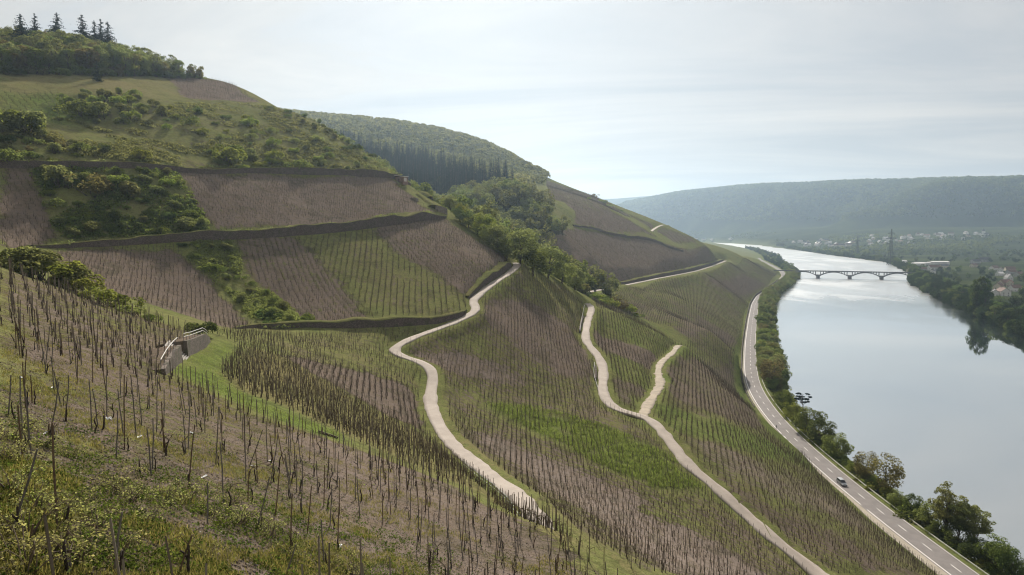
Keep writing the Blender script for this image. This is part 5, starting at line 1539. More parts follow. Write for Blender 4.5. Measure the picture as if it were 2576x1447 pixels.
# ------------------------------------------------------------------ curved stone wall with steps and pipe railing
M_pipe = plain("white_pipe", (.62,.60,.57), .45, .1, 4, metal=.2)
M_iron = plain("grey_iron", (.16,.16,.165), .5, .2, 4, metal=.6)
M_concrete = plain("stair_concrete", (.30,.275,.25), .9, .2, 3)
ws = hit([(434,935),(440,905),(452,893),(470,872),(490,858),(508,848),(519,852)], 60, 112)
M_stone3 = stone_mat("wall_rubble", (.165,.138,.118), 2.2)
def stair_wall():
    base = hit([(424,944),(462,902),(523,868)], 55, 112)
    # foot line of the masonry, seen as three pieces
    A = hit([(418,938),(424,942),(440,925),(455,915)], 55, 112)[:, :2]
    foot = hit([(420,945),(455,915),(472,903),(500,886),(522,872),(531,862)], 55, 112)
    e = empty("stair_wall", tuple(foot[2]))
    L = np.array(e.location)
    c = crom(foot[:, :2], .4); z = np.interp(np.linspace(0, 1, len(c)), np.linspace(0, 1, len(foot)), foot[:, 2])
    zt = z.mean()
    t = np.gradient(c, axis=0); t /= np.linalg.norm(t, axis=1)[:, None]; nr = np.stack([-t[:, 1], t[:, 0]], 1)
    if (nr[len(nr)//2] * grad_at(*c[len(c)//2], 6)).sum() < 0: nr = -nr
    n = len(c)
    H = np.interp(np.linspace(0, 1, n), [0, .10, .22, .32, .42, .55, .85, 1], [.7, 1.5, 2.1, 2.3, 2.5, 2.5, 2.2, .9])
    gap = (np.linspace(0, 1, n) > .36) & (np.linspace(0, 1, n) < .44)
    def piece(m, nm):
        i = np.nonzero(m)[0]; k = len(i); q = [[a*4+j, a*4+j+1, (a+1)*4+j+1, (a+1)*4+j] for a in range(k-1) for j in range(3)]
        q += [[0, 3, 2, 1], [4*(k-1), 4*(k-1)+1, 4*(k-1)+2, 4*(k-1)+3]]
        st = lambda rows: np.stack(rows, 1).reshape(-1, 3) - L
        P_ = lambda off, zz_: np.column_stack([c[i] + nr[i]*off, zz_])
        mb = MB(); mb.add(st([P_(0, z[i]-.8), P_(.14, z[i]+H[i]), P_(.55, z[i]+H[i]+.02), P_(.55, z[i]-.8)]), q); mb.build(nm, [M_stone3], e)
        g5 = gz(c[i, 0] + nr[i, 0]*5, c[i, 1] + nr[i, 1]*5)
        mb = MB(); mb.add(st([P_(.5, z[i]-.5), P_(.52, z[i]+H[i]-.04), P_(1.8, z[i]+H[i]-.05), P_(5.0, np.minimum(g5, z[i]+H[i])-.7)]), q); grassy(mb.build("earth_fill", [M_ground], e, smooth=False), .3, .15)
    ng = np.linspace(0, 1, n)
    piece(ng <= .33, "masonry"); piece(ng >= .46, "masonry")
    gi = int(.40*n); d = nr[gi]; tt = t[gi]; ang = math.atan2(tt[1], tt[0]); wdt = .13*np.sum(np.hypot(*np.diff(c, axis=0).T))
    for s in range(11):
        mb = MB(); p = np.array([*(c[gi] + d*(.10 + s*.20)), z[gi] + .11 + s*.215])
        mb.box(p - L, (wdt, .26, .10), ang); mb.build("step", [M_concrete], e)
    tag(e, "curved stone retaining wall with a narrow stair at the end of the lawn", "stone wall")
    # railing on top
    e2 = empty("pipe_railing", tuple(foot[2] + np.array([0, 0, 2.4]))); L2 = np.array(e2.location)
    for lo, hi in ((0.0, .33), (.46, 1.0)):
        i = np.nonzero((ng >= lo) & (ng <= hi))[0]
        for hgt in (.95,) if lo == 0 else (.95, .55):
            mb = MB(); pts_ = np.column_stack([c[i]+nr[i]*.5, z[i]+H[i]+hgt]) - L2
            mb.tube(pts_[::2], .045, 6); mb.build("rail", [M_pipe], e2)
        for a in i[::6]:
            mb = MB(); p = np.array([*(c[a]+nr[a]*.5), z[a]+H[a]]) - L2
            mb.tube([p - [0, 0, .1], p + [0, 0, .95]], .03, 5); mb.build("post", [M_iron], e2)
    tag(e2, "white pipe railing along the top of the curved stair wall", "railing")
stair_wall()
# beam lying at the edge of the track below the foreground
q = hit([(800,1088),(848,1104)], 40, 112); mb = MB()
m_ = (q[0]+q[1])/2
mb.box((0,0,.10), (np.linalg.norm(q[1]-q[0]), .26, .26)); o = mb.build("wooden_beam", [plain("old_timber", (.06,.046,.036), .9, .4, 3)], loc=tuple(m_)); o.rotation_euler = (0, -math.atan2((q[1]-q[0])[2], np.hypot(*(q[1]-q[0])[:2])), math.atan2((q[1]-q[0])[1], (q[1]-q[0])[0]))
tag(o, "weathered brown timber beam lying at the lower end of the green strip", "beam")

# ------------------------------------------------------------------ vineyard hut
M_brick = stone_mat("hut_brick", (.30,.20,.165), 2.5)
M_tin = plain("hut_roof_sheet", (.62,.58,.56), .55, .12, 2)
M_shut = plain("hut_shutter", (.50,.46,.43), .7, .1, 3)
h0 = hit([(1010,461)], 250, 330)[0]
e = empty("vineyard_hut", tuple(h0), R(-28))
mb = MB(); mb.box((0, 0, 1.0), (4.6, 3.4, 3.6)); mb.build("wall", [M_brick], e)
mb = MB()
mb.add([(-2.6,-2.0,3.4),(2.6,-2.0,2.9),(2.6,2.0,2.9),(-2.6,2.0,3.4),(-2.6,-2.0,3.6),(2.6,-2.0,3.1),(2.6,2.0,3.1),(-2.6,2.0,3.6)], [[0,3,2,1],[4,5,6,7],[0,1,5,4],[1,2,6,5],[2,3,7,6],[3,0,4,7]])
mb.build("roof", [M_tin], e)
mb = MB(); mb.box((2.32, -.2, 1.6), (.08, 1.9, 1.7)); mb.build("shutter", [M_shut], e)
mb = MB(); mb.box((-.3, -1.73, 1.1), (.9, .08, 2.0)); mb.build("door", [plain("hut_door", (.10,.07,.06), .8)], e)
tag(e, "small reddish brick vineyard hut with a pale sheet roof at the wall's end", "hut")

# ------------------------------------------------------------------ guard rail along the river road
M_galv = plain("galvanised_rail", (.52,.52,.47), .45, .12, 2, metal=.35)
gy = np.arange(90, 1330, 4.0); gc = np.column_stack([road_x(gy), gy])
t = np.gradient(gc, axis=0); t /= np.linalg.norm(t, axis=1)[:, None]; nr = np.stack([t[:, 1], -t[:, 0]], 1); gc = gc + nr*5.3
e = empty("guard_rail", (float(gc[20, 0]), float(gc[20, 1]), ROAD_Z)); L = np.array(e.location)
mb = MB(); prof = [(-.04, .46), (-.10, .54), (-.03, .61), (-.10, .68), (-.04, .77), (.0, .77), (.0, .46)]
v = []; tt = np.gradient(gc, axis=0); tt /= np.linalg.norm(tt, axis=1)[:, None]; n2 = np.stack([tt[:, 1], -tt[:, 0]], 1)
for o_, zz in prof: v.append(np.column_stack([gc + n2*o_, np.full(len(gc), ROAD_Z + zz - .08)]))
v = np.stack(v, 1).reshape(-1, 3) - L; m = len(prof)
mb.add(v, [[i*m+j, i*m+(j+1) % m, (i+1)*m+(j+1) % m, (i+1)*m+j] for i in range(len(gc)-1) for j in range(m)])
mb.build("rail", [M_galv], e)
pb = MB(); pb.box((0, 0, .25), (.10, .12, 1.0)); pme = pb.mesh("post", [M_galv])
for i in range(0, 100):
    obj("post", pme, e, tuple(np.array([gc[i, 0] + n2[i, 0]*.1, gc[i, 1] + n2[i, 1]*.1, ROAD_Z]) - L))
mb = MB()
for i in range(100, len(gc)): mb.box(np.array([gc[i, 0] + n2[i, 0]*.1, gc[i, 1] + n2[i, 1]*.1, ROAD_Z + .25]) - L, (.10, .12, 1.0))
tag(mb.build("post_run", [M_galv], e), kind='stuff')
tag(e, "long pale steel guard rail between the river road and the bank trees", "guard rail")
# delineator posts on the hill side
M_wpl = plain("white_post_plastic", (.70,.70,.70), .5, .05); M_blk = plain("black_band", (.02,.02,.02), .5)
for vx, vy, lab in ((1890,1007,"small roadside marker post on the hill side where the verge narrows"),(1953,1070,"small roadside marker post beyond the cyclist"),(2047,1184,"small roadside marker post at the start of the gravel lay-by")):
    p = at_z([(vx, vy)], ROAD_Z)[0]; x = road_x(p[1]) - 5.1
    e = empty("marker_post", (x, p[1], ROAD_Z)); mb = MB(); mb.box((0, 0, .4), (.12, .10, 1.0)); mb.build("body", [M_wpl], e)
    mb = MB(); mb.box((0, 0, .72), (.126, .106, .18)); mb.build("band", [M_blk], e); tag(e, lab, "marker post", "roadside marker posts")
# railing along the lane's near side
c, z, hw = lane_line['lane']
i0, i1 = along('lane', [(1560,1447),(1165,1165)], (50, 150)); a, b = min(i0, i1), max(i0, i1); a = max(a - 25, 0)
t = np.gradient(c, axis=0); t /= np.linalg.norm(t, axis=1)[:, None]; nr = np.stack([t[:, 1], -t[:, 0]], 1)
sd = c - nr*(hw + .9); zz = gz(sd[:, 0], sd[:, 1])
e = empty("lane_railing", (float(sd[a, 0]), float(sd[a, 1]), float(zz[a]))); L = np.array(e.location)
M_rail = plain("green_grey_pipe", (.28,.32,.29), .5, .15, 3, metal=.3)
for hgt in (.55, 1.0):
    mb = MB(); mb.tube(np.column_stack([sd[a:b:3], zz[a:b:3] + hgt]) - L, .028, 5); mb.build("rail", [M_rail], e)
pb = MB(); pb.tube([(0,0,-.3),(0,0,1.02)], .03, 5); pme = pb.mesh("post", [M_rail])
for i in range(a, b, 3)[:95] if (b - a)//3 > 95 else range(a, b, 3):
    obj("post", pme, e, tuple(np.array([sd[i, 0], sd[i, 1], zz[i]]) - L))
tag(e, "thin pipe railing along the near edge of the curving lane", "railing")
# water stop bar rails at the lower lane
for V, lab in (([(1470,775),(1463,810),(1459,842)], "thin pale railing on the wall at the lower lane's upper bend"), ([(1496,922),(1494,950),(1503,985)], "thin pale railing beside the lower lane's middle bend")):
    p = hit(V, 150, 345); c_ = crom(p[:, :2], 1.0); z_ = gz(c_[:, 0], c_[:, 1]) + .4
    e = empty("lane_railing", (c_[0, 0], c_[0, 1], z_[0])); L = np.array(e.location)
    mb = MB(); mb.tube(np.column_stack([c_, z_ + .9]) - L, .05, 5); mb.build("rail", [M_pipe], e)
    for i in range(0, len(c_), 3):
        mb = MB(); q_ = np.array([*c_[i], z_[i]]) - L; mb.tube([q_ - [0, 0, .7], q_ + [0, 0, .9]], .04, 5); mb.build("post", [M_iron], e)
    tag(e, lab, "railing")

# ------------------------------------------------------------------ bridge
M_bridge = plain("bridge_concrete", (.125,.125,.13), .85, .15, .15)
def bridge():
    A = np.array([508.0, 1281.0]); B = np.array([728.0, 1213.0]); zd = 13.0
    d = B - A; Ltot = np.hypot(*d); d /= Ltot; n = np.array([-d[1], d[0]]); ang = math.atan2(d[1], d[0])
    e = empty("arch_bridge", (A[0], A[1], 0), ang)
    wd_ = 7.5
    mb = MB(); mb.box((Ltot/2 - 4, 0, zd - .35), (Ltot + 24, wd_, .7)); mb.build("deck", [M_bridge], e)
    for s in (-1, 1):
        mb = MB(); mb.box((Ltot/2 - 4, s*(wd_/2 - .1), zd + .45), (Ltot + 24, .12, .9)); mb.build("parapet", [M_bridge], e)
    piers = [(np.dot(np.array(p) - A, d)) for p in ((567,1262),(617,1243),(668,1231))]
    for x in piers:
        mb = MB(); mb.box((x, 0, 1.6), (5.6, wd_ + 1.0, 9.2)); mb.box((x, 0, 6.4), (6.2, wd_ + 1.2, .5)); mb.build("pier", [M_bridge], e)
    xs = [piers[0] - 51] + piers + [piers[2] + 51]
    for a, b in zip(xs[:-1], xs[1:]):
        t = np.linspace(0, 1, 22); x = a + 2.6 + (b - a - 5.2)*t; zz = 4.6 + (zd - 1.3 - 4.6)*(1 - (2*t - 1)**2)
        for s in (-1, 1):
            mb = MB(); y0, y1 = (s*wd_/2*.95, s*wd_/2*.95 - s*1.1)
            th = 1.5
            v = []
            for xx, z_ in zip(x, zz): v += [(xx, y0, z_ - th/2), (xx, y1, z_ - th/2), (xx, y1, z_ + th/2), (xx, y0, z_ + th/2)]
            q = [[i*4+j, i*4+(j+1) % 4, (i+1)*4+(j+1) % 4, (i+1)*4+j] for i in range(21) for j in range(4)]
            mb.add(v, q); mb.build("arch_rib", [M_bridge], e)
        for k in range(1, 12):
            tt_ = k/12; xx = a + (b - a)*tt_; z_ = 4.6 + (zd - 1.3 - 4.6)*(1 - (2*np.clip((xx - a - 2.6)/(b - a - 5.2), 0, 1) - 1)**2)
            if zd - .7 - z_ > .7 and a > -55 and 0 < xx < Ltot:
                mb = MB()
                for s in (-1, 1): mb.box((xx, s*(wd_/2 - .65), (zd - .7 + z_)/2), (.7, .6, zd - .7 - z_))
                mb.build("spandrel_column", [M_bridge], e)
    tag(e, "slender concrete arch bridge on three piers crossing the river", "bridge")
bridge()

# ------------------------------------------------------------------ power pylons
M_steel = plain("pylon_steel", (.06,.065,.07), .6, .1, .5, metal=.4)
def pylon(x, y, H, label, w=9.0):
    z = float(gz(x, y)); e = empty("power_pylon", (x, y, z), .25)
    mb = MB(); lv = np.linspace(0, 1, 11); wd_ = lambda f: w/2*(1 - f)**1.25 + .45
    for sx in (-1, 1):
        for sy in (-1, 1): mb.tube([(sx*wd_(f), sy*wd_(f), H*f) for f in lv], [.85*(1-.4*f) for f in lv], 4)
    for f0, f1 in zip(lv[:-1], lv[1:]):
        for s in (-1, 1):
            mb.tube([(-wd_(f0), s*wd_(f0), H*f0), (wd_(f1), s*wd_(f1), H*f1)], .36, 3); mb.tube([(wd_(f0), s*wd_(f0), H*f0), (-wd_(f1), s*wd_(f1), H*f1)], .36, 3)
            mb.tube([(s*wd_(f0), -wd_(f0), H*f0), (s*wd_(f1), wd_(f1), H*f1)], .36, 3); mb.tube([(s*wd_(f0), wd_(f0), H*f0), (s*wd_(f1), -wd_(f1), H*f1)], .36, 3)
    mb.build("lattice_tower", [M_steel], e)
    for f, aw in ((.60, .155), (.745, .175), (.88, .12)):
        mb = MB()
        for s in (-1, 1):
            tip = (s*H*aw, 0, H*f)
            for dy in (-1, 1): mb.tube([(0, dy*wd_(f), H*f), tip], .55, 3)
            mb.tube([(s*wd_(f), 0, H*(f + .035)), tip], .42, 3)
            for k in (.4, .7): mb.tube([(s*H*aw*k, 0, H*f), (s*H*aw*(k - .15), 0, H*(f + .03*(1 - k)))], .1, 3)
        mb.build("cross_arm", [M_steel], e)
    tag(e, label, "pylon")
r = rays([(2244, 568)])[0]; pylon(r[0]*1700, 1700, CAM_H + r[1]*1700 - 4, "tall lattice power pylon rising above the far bank trees", 10)
r = rays([(2000, 640)])[0]
r = rays([(2158, 592)])[0]; pylon(r[0]*2300, 2300, CAM_H + r[1]*2300 - 4, "smaller faint lattice pylon left of the tall one", 8)

# ------------------------------------------------------------------ houses
M_pl = [plain("plaster_white", (.62,.60,.57), .85, .06, .4), plain("plaster_cream", (.50,.44,.35), .85, .06, .4), plain("plaster_grey", (.36,.35,.34), .85, .06, .4)]
M_rf = [plain("roof_slate", (.075,.072,.078), .7, .2, 1), plain("roof_brown", (.15,.095,.075), .8, .2, 1), plain("roof_red", (.24,.105,.075), .8, .2, 1), plain("roof_white_sheet", (.66,.64,.63), .6, .05, .3)]
M_win = plain("window_glass", (.045,.05,.055), .2, .1, 1)
_hm = {}
def house(name, x, y, L_, Wd, Hh, pitch, wi, ri, rz, label, cat="house", group=None, detail=True, z=None):
    key = (L_, Wd, Hh, pitch, wi, ri, detail)
    if key not in _hm:
        a, b = L_/2, Wd/2; rh = b*pitch
        m = MB()
        m.add([(-a,-b,-1.5),(a,-b,-1.5),(a,b,-1.5),(-a,b,-1.5),(-a,-b,Hh),(a,-b,Hh),(a,b,Hh),(-a,b,Hh),(-a,0,Hh+rh),(a,0,Hh+rh)], [[0,1,5,4],[2,3,7,6],[1,2,6,5],[3,0,4,7]], [[5,6,9],[7,4,8]])
        w = m.mesh("wall", [M_pl[wi]])
        m = MB(); o = .5; ez = Hh - o*pitch
        v = [(-a-o,-b-o,ez),(a+o,-b-o,ez),(a+o,0,Hh+rh),(-a-o,0,Hh+rh),(a+o,b+o,ez),(-a-o,b+o,ez)]
        v2 = [(p[0], p[1], p[2]+.28) for p in v]
        m.add(v + v2, [[6,7,8,9],[9,8,10,11],[0,3,2,1],[3,5,4,2],[0,1,7,6],[4,5,11,10],[1,2,8,7],[2,4,10,8],[5,3,9,11],[3,0,6,9]])
        rf = m.mesh("roof", [M_rf[ri]])
        wins = []
        if detail:
            m = MB(); m.box((a*.35, b*.25, Hh+rh*.85), (.7, .7, 1.6)); ch = m.mesh("chimney", [M_rf[1]])
            for st in range(max(1, int(Hh//2.7))):
                for k in np.linspace(-a*.65, a*.65, max(2, int(L_//4))):
                    m = MB(); m.box((k, -b-.02, 1.4 + st*2.7), (1.1, .10, 1.3)); wins.append(m.mesh("window", [M_win]))
                for k in (-b*.45, b*.45):
                    for s in (-1, 1):
                        m = MB(); m.box((s*(a+.02), k, 1.4 + st*2.7), (.10, 1.0, 1.3)); wins.append(m.mesh("window", [M_win]))
        else: ch = None
        _hm[key] = (w, rf, ch, wins)
    w, rf, ch, wins = _hm[key]
    e = empty(name, (float(x), float(y), float(gz(x, y)) if z is None else z), rz)
    obj("wall", w, e); ro = obj("roof", rf, e)
    if ch: obj("chimney", ch, ro)
    for q in wins: obj("window", q, e)
    tag(e, label, cat, group)
ZH = lambda p: (2239 + p[0]*.1308, 641.5 + p[1]*.1308)
def hpos(p, z=3.5): return at_z([ZH(p)], z)[0]
near_houses = [
 ((480,195),46,16,5,.12,0,3,.1,"long flat warehouse with pale roof nearest the bridge end","warehouse"), ((600,180),38,14,5,.12,0,3,-.05,"pale roofed shed in the middle of the white roof row","warehouse"),
 ((930,175),44,20,6,.14,0,3,.0,"bright white roofed hall at the right of the white roof row","warehouse"), ((250,150),16,10,5,.5,0,3,.2,"small white roofed building left of the shed row","building"),
 ((390,300),14,9,5.4,.9,1,0,.6,"cream house with steep roof right of the bridge end","house"), ((520,300),13,9,4.5,.6,0,3,.2,"white roofed house in trees right of the bridge end","house"), ((620,305),14,9,5,.7,2,1,-.2,"low brown roofed house beside the white roofed one","house"),
 ((840,290),24,11,7,.8,0,1,.15,"big house with pale gable and long brown roof above the bank wood","house"), ((1030,240),18,10,5,.6,1,0,.1,"dark roofed house right of the long brown roof","house"),
 ((825,385),7,7,9,.5,0,0,.3,"narrow white walled house standing in the bank trees","house"),
 ((1640,165),22,11,6,.7,2,0,.2,"grey slate roofed house at the top middle of the hamlet","house"), ((1810,140),26,12,7,.9,2,0,-.2,"large grey slate roof at the top right of the hamlet","house"), ((1610,235),15,10,5,.7,1,1,.4,"beige roofed house below the grey slate roofs","house"),
 ((2000,290),20,11,5,.8,0,1,.5,"brown roofed house left of the bright gables","house"), ((2120,320),18,10,5,.9,0,1,.9,"house with pale sunlit roof edge right of centre","house"), ((2110,400),12,9,4.5,.6,0,3,.3,"brightest white roofed house among the gables","house"),
 ((2300,310),18,10,5,.8,1,1,-.2,"long brown roof at the right of the hamlet","house"), ((2330,370),17,10,5,.8,2,1,.2,"grey walled brown roofed house near the right edge","house"),
 ((2275,500),12,9,6,1.3,0,0,1.4,"steep white gable standing above the brown roofs","house"), ((2200,590),18,11,5,.9,1,1,.3,"broad brown roof in the middle of the front row","house"), ((2300,600),12,9,6,.9,1,2,.9,"reddish walled house at the front right","house"),
 ((2090,650),15,10,5,.9,1,1,.7,"cream gabled house behind the big white gable","house"), ((2170,775),17,12,6.2,.75,0,1,1.35,"big white gabled house with windows facing the river lawn","house"),
 ((1860,760),13,9,5,.8,0,0,.2,"white house just right of the columnar poplars","house"), ((2010,775),11,8,5,.9,0,0,1.1,"small white house between the poplars and the big gable","house"), ((2400,690),15,10,5,.8,0,1,.2,"white house at the right edge of the front row","house"), ((2480,420),16,10,5,.8,2,1,.4,"grey house at the far right in the trees","house"),
]
for p, L_, Wd, Hh, pt, wi, ri, rz, lab, cat in near_houses:
    q = hpos(p); house({"house":"house","warehouse":"warehouse","building":"outbuilding"}[cat], q[0], q[1], L_, Wd, Hh, pt, wi, ri, rz, lab, cat)
random.seed(5)
cnt = 0
cd = np.random.default_rng(12).uniform((1995,588),(2480,622),(400,2))
tri = np.array([(1985,612),(2110,600),(2250,594),(2400,588),(2480,584),(2470,600),(2400,606),(2290,617),(2150,620),(2020,622)])
cd = cd[pip(tri, cd[:, 0], cd[:, 1])]
for v, q in zip(cd, hit(cd, 1800, 6000)):
    if cnt >= 75: break
    house("village_house", q[0], q[1], random.choice((16,22)), 12, random.choice((6,8)), .8, random.choice((0,0,1)), random.choice((0,0,1,3)), random.uniform(0, 3.1), "tiny pale house in the hazy village at the foot of the far vineyards", "house", "houses of the far village", detail=False); cnt += 1
for vx, vy in ((1700,596),(1716,594),(1735,597),(1752,596),(1770,598),(1790,599),(1838,597)):
    q = hit([(vx, vy + 6)], 3500, 8000)[0]
    house("village_house", q[0], q[1], 22, 12, 8, .8, 0, 0, random.uniform(0, 3), "tiny pale house in the haze at the far river bend", "house", "houses at the far river bend", detail=False)
# white chapel above the village
q = hit([(2478, 596)], 1800, 6000)[0]
e = empty("chapel", tuple(q), .3)
mb = MB(); mb.box((0, 0, 5), (26, 14, 14)); mb.build("nave", [M_pl[0]], e)
mb = MB(); mb.add([(-14,-8,12),(14,-8,12),(14,8,12),(-14,8,12),(-14,0,19),(14,0,19)], [[0,1,5,4],[2,3,4,5]], [[1,2,5],[3,0,4]]); mb.build("roof", [M_rf[0]], e)
mb = MB(); mb.box((-10, 0, 12), (9, 9, 28)); mb.build("tower", [M_pl[0]], e)
mb = MB(); mb.add([(-15,-5,26),(-5,-5,26),(-5,5,26),(-15,5,26),(-10,0,38)], None, [[0,1,4],[1,2,4],[2,3,4],[3,0,4]]); mb.build("spire", [M_rf[0]], e)
tag(e, "white chapel with a tower at the upper right of the far village", "chapel")
# small red boat at the opposite bank
q = at_z([(2416, 755)], 0.0)[0]
e = empty("rowing_boat", (q[0] - 4, q[1], 0.0), .2)
hl = MB(); n = 13; t = np.linspace(-1, 1, n); v = []
for s in t:
    w_ = 1.0*(1 - abs(s)**2.6); v += [(s*3.6, -w_, .62 + .18*s*s), (s*3.6, -w_*.6, -.15), (s*3.6, w_*.6, -.15), (s*3.6, w_, .62 + .18*s*s)]
hl.add(v, [[i*4+j, i*4+j+1, (i+1)*4+j+1, (i+1)*4+j] for i in range(n-1) for j in range(3)]); hl.build("hull", [plain("boat_red", (.30,.11,.08), .5)], e)
mb = MB(); mb.box((0, 0, .35), (4.6, 1.5, .06)); mb.build("thwart", [plain("boat_wood", (.32,.2,.14), .7)], e)
tag(e, "small reddish rowing boat moored under the trees of the opposite bank", "boat")
# park path on the opposite bank
M_path = plain("park_path_gravel", (.36,.31,.25), .9, .1, .5)
pp = at_z([(2385,748),(2400,752),(2470,792),(2520,795),(2576,796),(2700,800)], 3.2)
mb = MB(); cc = crom(pp[:, :2], 4.0); ribbon(cc, gz(cc[:, 0], cc[:, 1]) + .06, [-1.2, 1.2], mb, skirt=.2); tag(mb.build("park_path", [M_path]), kind='structure')

# ------------------------------------------------------------------ car
M_car = plain("car_paint_grey", (.21,.22,.24), .28, .05, 1, metal=.5, spec=.6)
M_carr = plain("car_roof_silver", (.42,.43,.45), .3, .04, 1, metal=.4, spec=.6)
M_glass = plain("car_glass", (.018,.020,.024), .06, .0, 1, spec=.6)
M_tyre = plain("tyre", (.018,.018,.018), .9); M_rim = plain("rim_alloy", (.45,.45,.46), .35, .05, 2, metal=.8)
M_lamp = plain("headlight_glass", (.72,.72,.72), .15, .0, 1); M_trim = plain("dark_trim", (.02,.02,.022), .6)
M_plate = plain("plate_white", (.7,.7,.68), .5)
def car():
    p = at_z([(2120.5, 1218)], ROAD_Z)[0]
    t = np.array([road_x(p[1]+2) - road_x(p[1]-2), 4.0]); ang = math.atan2(-t[1], -t[0])    # nose towards the viewer
    e = empty("people_carrier", (road_x(p[1]) - 1.75, p[1], ROAD_Z), ang)
    # side profile lofted across the width: x forward
    low = [(-2.28,.32),(-2.36,.62),(-2.30,.98),(-1.9,1.02),(0.9,1.0),(1.55,.96),(2.15,.80),(2.33,.62),(2.34,.36),(2.2,.24),(-2.15,.24)]
    mb = MB(); rows = []
    for y, ins, zs in ((-.90,.10,.93),(-.86,.0,1.0),(-.6,-.03,1.015),(0,-.05,1.02),(.6,-.03,1.015),(.86,.0,1.0),(.90,.10,.93)):
        rows.append([(x*(1 - ins*.25) if abs(x) > 2 else x, y, .24 + (z - .24)*zs) for x, z in low])
    v = np.array(rows).reshape(-1, 3); m = len(low); k = len(rows)
    q = [[i*m+j, i*m+(j+1) % m, (i+1)*m+(j+1) % m, (i+1)*m+j] for i in range(k-1) for j in range(m)]
    mb.add(v, q); cidx = [list(range(m)), list(range((k-1)*m, k*m))]
    for c_ in cidx:
        ctr = v[c_].mean(0); mb.add(np.vstack([v[c_], ctr]), None, [[i, (i+1) % m, m] for i in range(m)])
    mb.build("body", [M_car], e, smooth=False)
    # greenhouse
    mb = MB()
    b = [(-2.25,-.84,1.0),(1.28,-.84,.98),(1.28,.84,.98),(-2.25,.84,1.0)]; tp_ = [(-1.95,-.66,1.66),(.35,-.66,1.66),(.35,.66,1.66),(-1.95,.66,1.66)]
    mb.add(b + tp_, [[0,1,5,4],[1,2,6,5],[2,3,7,6],[3,0,4,7]]); mb.build("window", [M_glass], e)
    mb = MB()
    v = []
    for y, dz in ((-.68,0),(-.5,.06),(0,.09),(.5,.06),(.68,0)):
        for x, dd in ((-2.02,-.03),(-1.4,.02),(-.4,.03),(.42,-.03)): v.append((x, y, 1.67 + dz + dd))
    mb.add(v, [[i*4+j, (i+1)*4+j, (i+1)*4+j+1, i*4+j+1] for i in range(4) for j in range(3)])
    mb.box((-.8, 0, 1.65), (2.36, 1.32, .03)); mb.build("roof", [M_carr], e, smooth=True)
    for s in (-1, 1):
        mb = MB()
        for x0, x1 in ((1.26,.36),(.05,-.02),(-1.0,-1.0),(-2.22,-1.94)): mb.tube([(x0, s*.85, .99), (x1, s*.675, 1.66)], .035, 4)
        mb.build("pillar", [M_car], e)
        mb = MB(); mb.tube([(-1.9, s*.60, 1.73), (.2, s*.60, 1.75)], .025, 4); mb.build("roof_bar", [M_carr], e)
        mb = MB(); mb.box((.95, s*.99, 1.04), (.16, .2, .13)); mb.build("wing_mirror", [M_car], e)
        mb = MB(); mb.box((2.17, s*.64, .71), (.30, .36, .17)); mb.build("headlight", [M_lamp], e)
        for x in (-1.45, 1.42):
            wh = MB(); a = np.arange(18)*2*np.pi/18
            ring = lambda r_, y: np.column_stack([x + r_*np.cos(a), np.full(18, y), .33 + r_*np.sin(a)])
            vv = np.vstack([ring(.33, s*.92), ring(.33, s*.70), ring(.20, s*.93), ring(.20, s*.70)])
            j = np.arange(18); jn = (j+1) % 18
            wh.add(vv, np.vstack([np.stack([j, jn, 18+jn, 18+j], 1), np.stack([j, 36+j, 36+jn, jn], 1), np.stack([18+j, 18+jn, 54+jn, 54+j], 1)]))
            w = wh.build("wheel", [M_tyre], e)
            rm = MB(); vv = np.vstack([ring(.20, s*.915), [(x, s*.93, .33)]]); rm.add(vv, None, np.stack([j, jn, np.full(18, 18)], 1)); rm.build("rim", [M_rim], w)
    mb = MB(); mb.box((2.33, 0, .56), (.05, .95, .20)); mb.build("grille", [M_trim], e)
    mb = MB(); mb.box((2.36, 0, .42), (.03, .52, .11)); mb.build("number_plate", [M_plate], e)
    tag(e, "dark grey people carrier with silver roof driving towards the viewer on the river road", "car")
car()

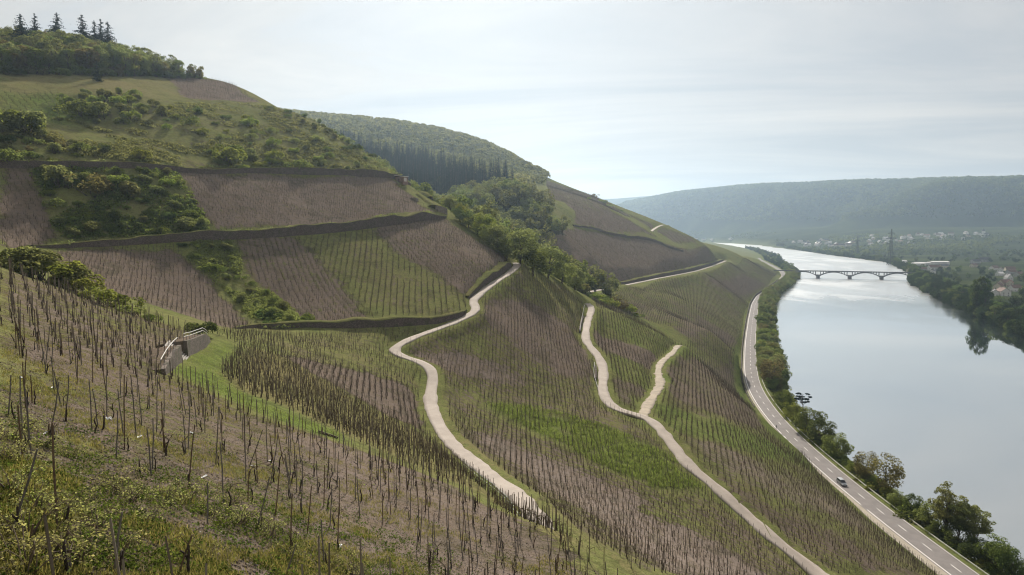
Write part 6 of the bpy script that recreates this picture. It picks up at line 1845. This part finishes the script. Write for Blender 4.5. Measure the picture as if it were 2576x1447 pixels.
# ------------------------------------------------------------------ cyclist
M_cloth = plain("dark_cycling_clothes", (.022,.024,.030), .85); M_skin = plain("skin", (.42,.26,.19), .6)
M_helm = plain("helmet_dark", (.035,.035,.04), .4); M_frame = plain("bike_frame_black", (.03,.03,.035), .4)
def skin_mesh(name, verts, edges, rad, mat, parent, root=0):
    me = bpy.data.meshes.new(name); me.from_pydata(verts, edges, []); me.materials.append(mat)
    o = obj(name, me, parent); sk = o.modifiers.new("skin", 'SKIN')
    for i, r_ in enumerate(rad): me.skin_vertices[0].data[i].radius = (r_, r_); me.skin_vertices[0].data[i].use_root = (i == root)
    sb = o.modifiers.new("sub", 'SUBSURF'); sb.levels = sb.render_levels = 2
    return o
def cyclist():
    p = at_z([(1955.5, 1079)], ROAD_Z)[0]; ang = math.atan2(-4, -(road_x(p[1]+2) - road_x(p[1]-2)))
    x0 = road_x(p[1]) - 3.9
    b = empty("bicycle", (x0, p[1], ROAD_Z), ang)
    for xx in (-.52, .52):
        mb = MB(); a = np.linspace(0, 2*np.pi, 25); mb.tube(np.column_stack([xx + .33*np.cos(a), 0*a, .34 + .33*np.sin(a)]), .016, 5, cap=False); w = mb.build("wheel", [M_tyre], b)
        mb = MB()
        for k in np.arange(8)*np.pi/8: mb.tube([(xx - .32*math.cos(k), 0, .34 - .32*math.sin(k)), (xx + .32*math.cos(k), 0, .34 + .32*math.sin(k))], .003, 3)
        mb.build("spoke", [M_rim], w)
    mb = MB()
    for a_, c_ in (((-.52,0,.34),(-.05,0,.30)),((-.05,0,.30),(-.2,0,.86)),((-.2,0,.80),(.36,0,.86)),((-.05,0,.30),(.37,0,.80)),((-.52,0,.34),(-.19,0,.78)),((.36,0,.95),(.52,0,.34))): mb.tube([a_, c_], .018, 5)
    mb.build("frame", [M_frame], b)
    mb = MB(); mb.tube([(.36,-.24,1.0),(.40,-.1,.98),(.40,.1,.98),(.36,.24,1.0)], .014, 5); mb.build("handlebar", [M_frame], b)
    mb = MB(); mb.box((-.24, 0, .92), (.26, .13, .05)); mb.build("saddle", [M_frame], b)
    tag(b, "bicycle ridden at the hill side edge of the river road", "bicycle")
    e = empty("person", (x0, p[1], ROAD_Z), ang)
    V = [(-.22,0,1.0),(-.12,0,1.2),(.03,0,1.42),(.09,0,1.53),(.13,0,1.66),(.15,0,1.74),
         (.02,-.17,1.43),(.18,-.25,1.22),(.36,-.22,1.04),(.02,.17,1.43),(.18,.25,1.22),(.36,.22,1.04),
         (-.20,-.10,.97),(.18,-.11,.80),(-.02,-.11,.42),(.08,-.11,.34),(-.20,.10,.97),(.12,.11,.66),(-.12,.11,.26),(-.02,.11,.19)]
    E = [(0,1),(1,2),(2,3),(3,4),(4,5),(2,6),(6,7),(7,8),(2,9),(9,10),(10,11),(0,12),(12,13),(13,14),(14,15),(0,16),(16,17),(17,18),(18,19)]
    Rd = [.13,.14,.14,.055,.085,.07,.065,.045,.028,.065,.045,.028,.09,.062,.042,.035,.09,.062,.042,.035]
    skin_mesh("body", V, E, Rd, M_cloth, e)
    g_ = MB(); a = np.linspace(0, 2*np.pi, 12, endpoint=False); v = []
    for f, r_ in ((0,.115),(.5,.108),(.85,.065),(1,.01)): v += [(.14 + r_*1.25*math.cos(k), r_*math.sin(k), 1.70 + .12*f) for k in a]
    g_.add(v, [[i*12+j, i*12+(j+1) % 12, (i+1)*12+(j+1) % 12, (i+1)*12+j] for i in range(3) for j in range(12)]); g_.build("helmet", [M_helm], e, smooth=True)
    g_ = MB(); v = []
    for f, r_ in ((0,.03),(.25,.065),(.6,.078),(1,.06)): v += [(.205 + .035*math.cos(k) + .02*(f-.5), r_*math.sin(k)*.8, 1.58 + .13*f) for k in a]
    g_.add(v, [[i*12+j, i*12+(j+1) % 12, (i+1)*12+(j+1) % 12, (i+1)*12+j] for i in range(3) for j in range(12)])
    g_.box((.245, 0, 1.645), (.03, .025, .04)); g_.build("face", [M_skin], e, smooth=True)
    tag(e, "person in dark clothes cycling along the hill side edge of the river road", "person")
cyclist()
# ------------------------------------------------------------------ the air of the valley
k = NM("valley_haze")
vol = k.n("ShaderNodeVolumePrincipled", {"Color": (.58, .78, 1.0, 1), "Density": 0.000095, "Anisotropy": 0.62})
k.t.links.new(vol.outputs[0], k.out.inputs["Volume"])
mb = MB(); mb.box((1300, 4300, 298), (7400, 9700, 606))
hz = tag(mb.build("haze", [k.m]), kind='stuff')
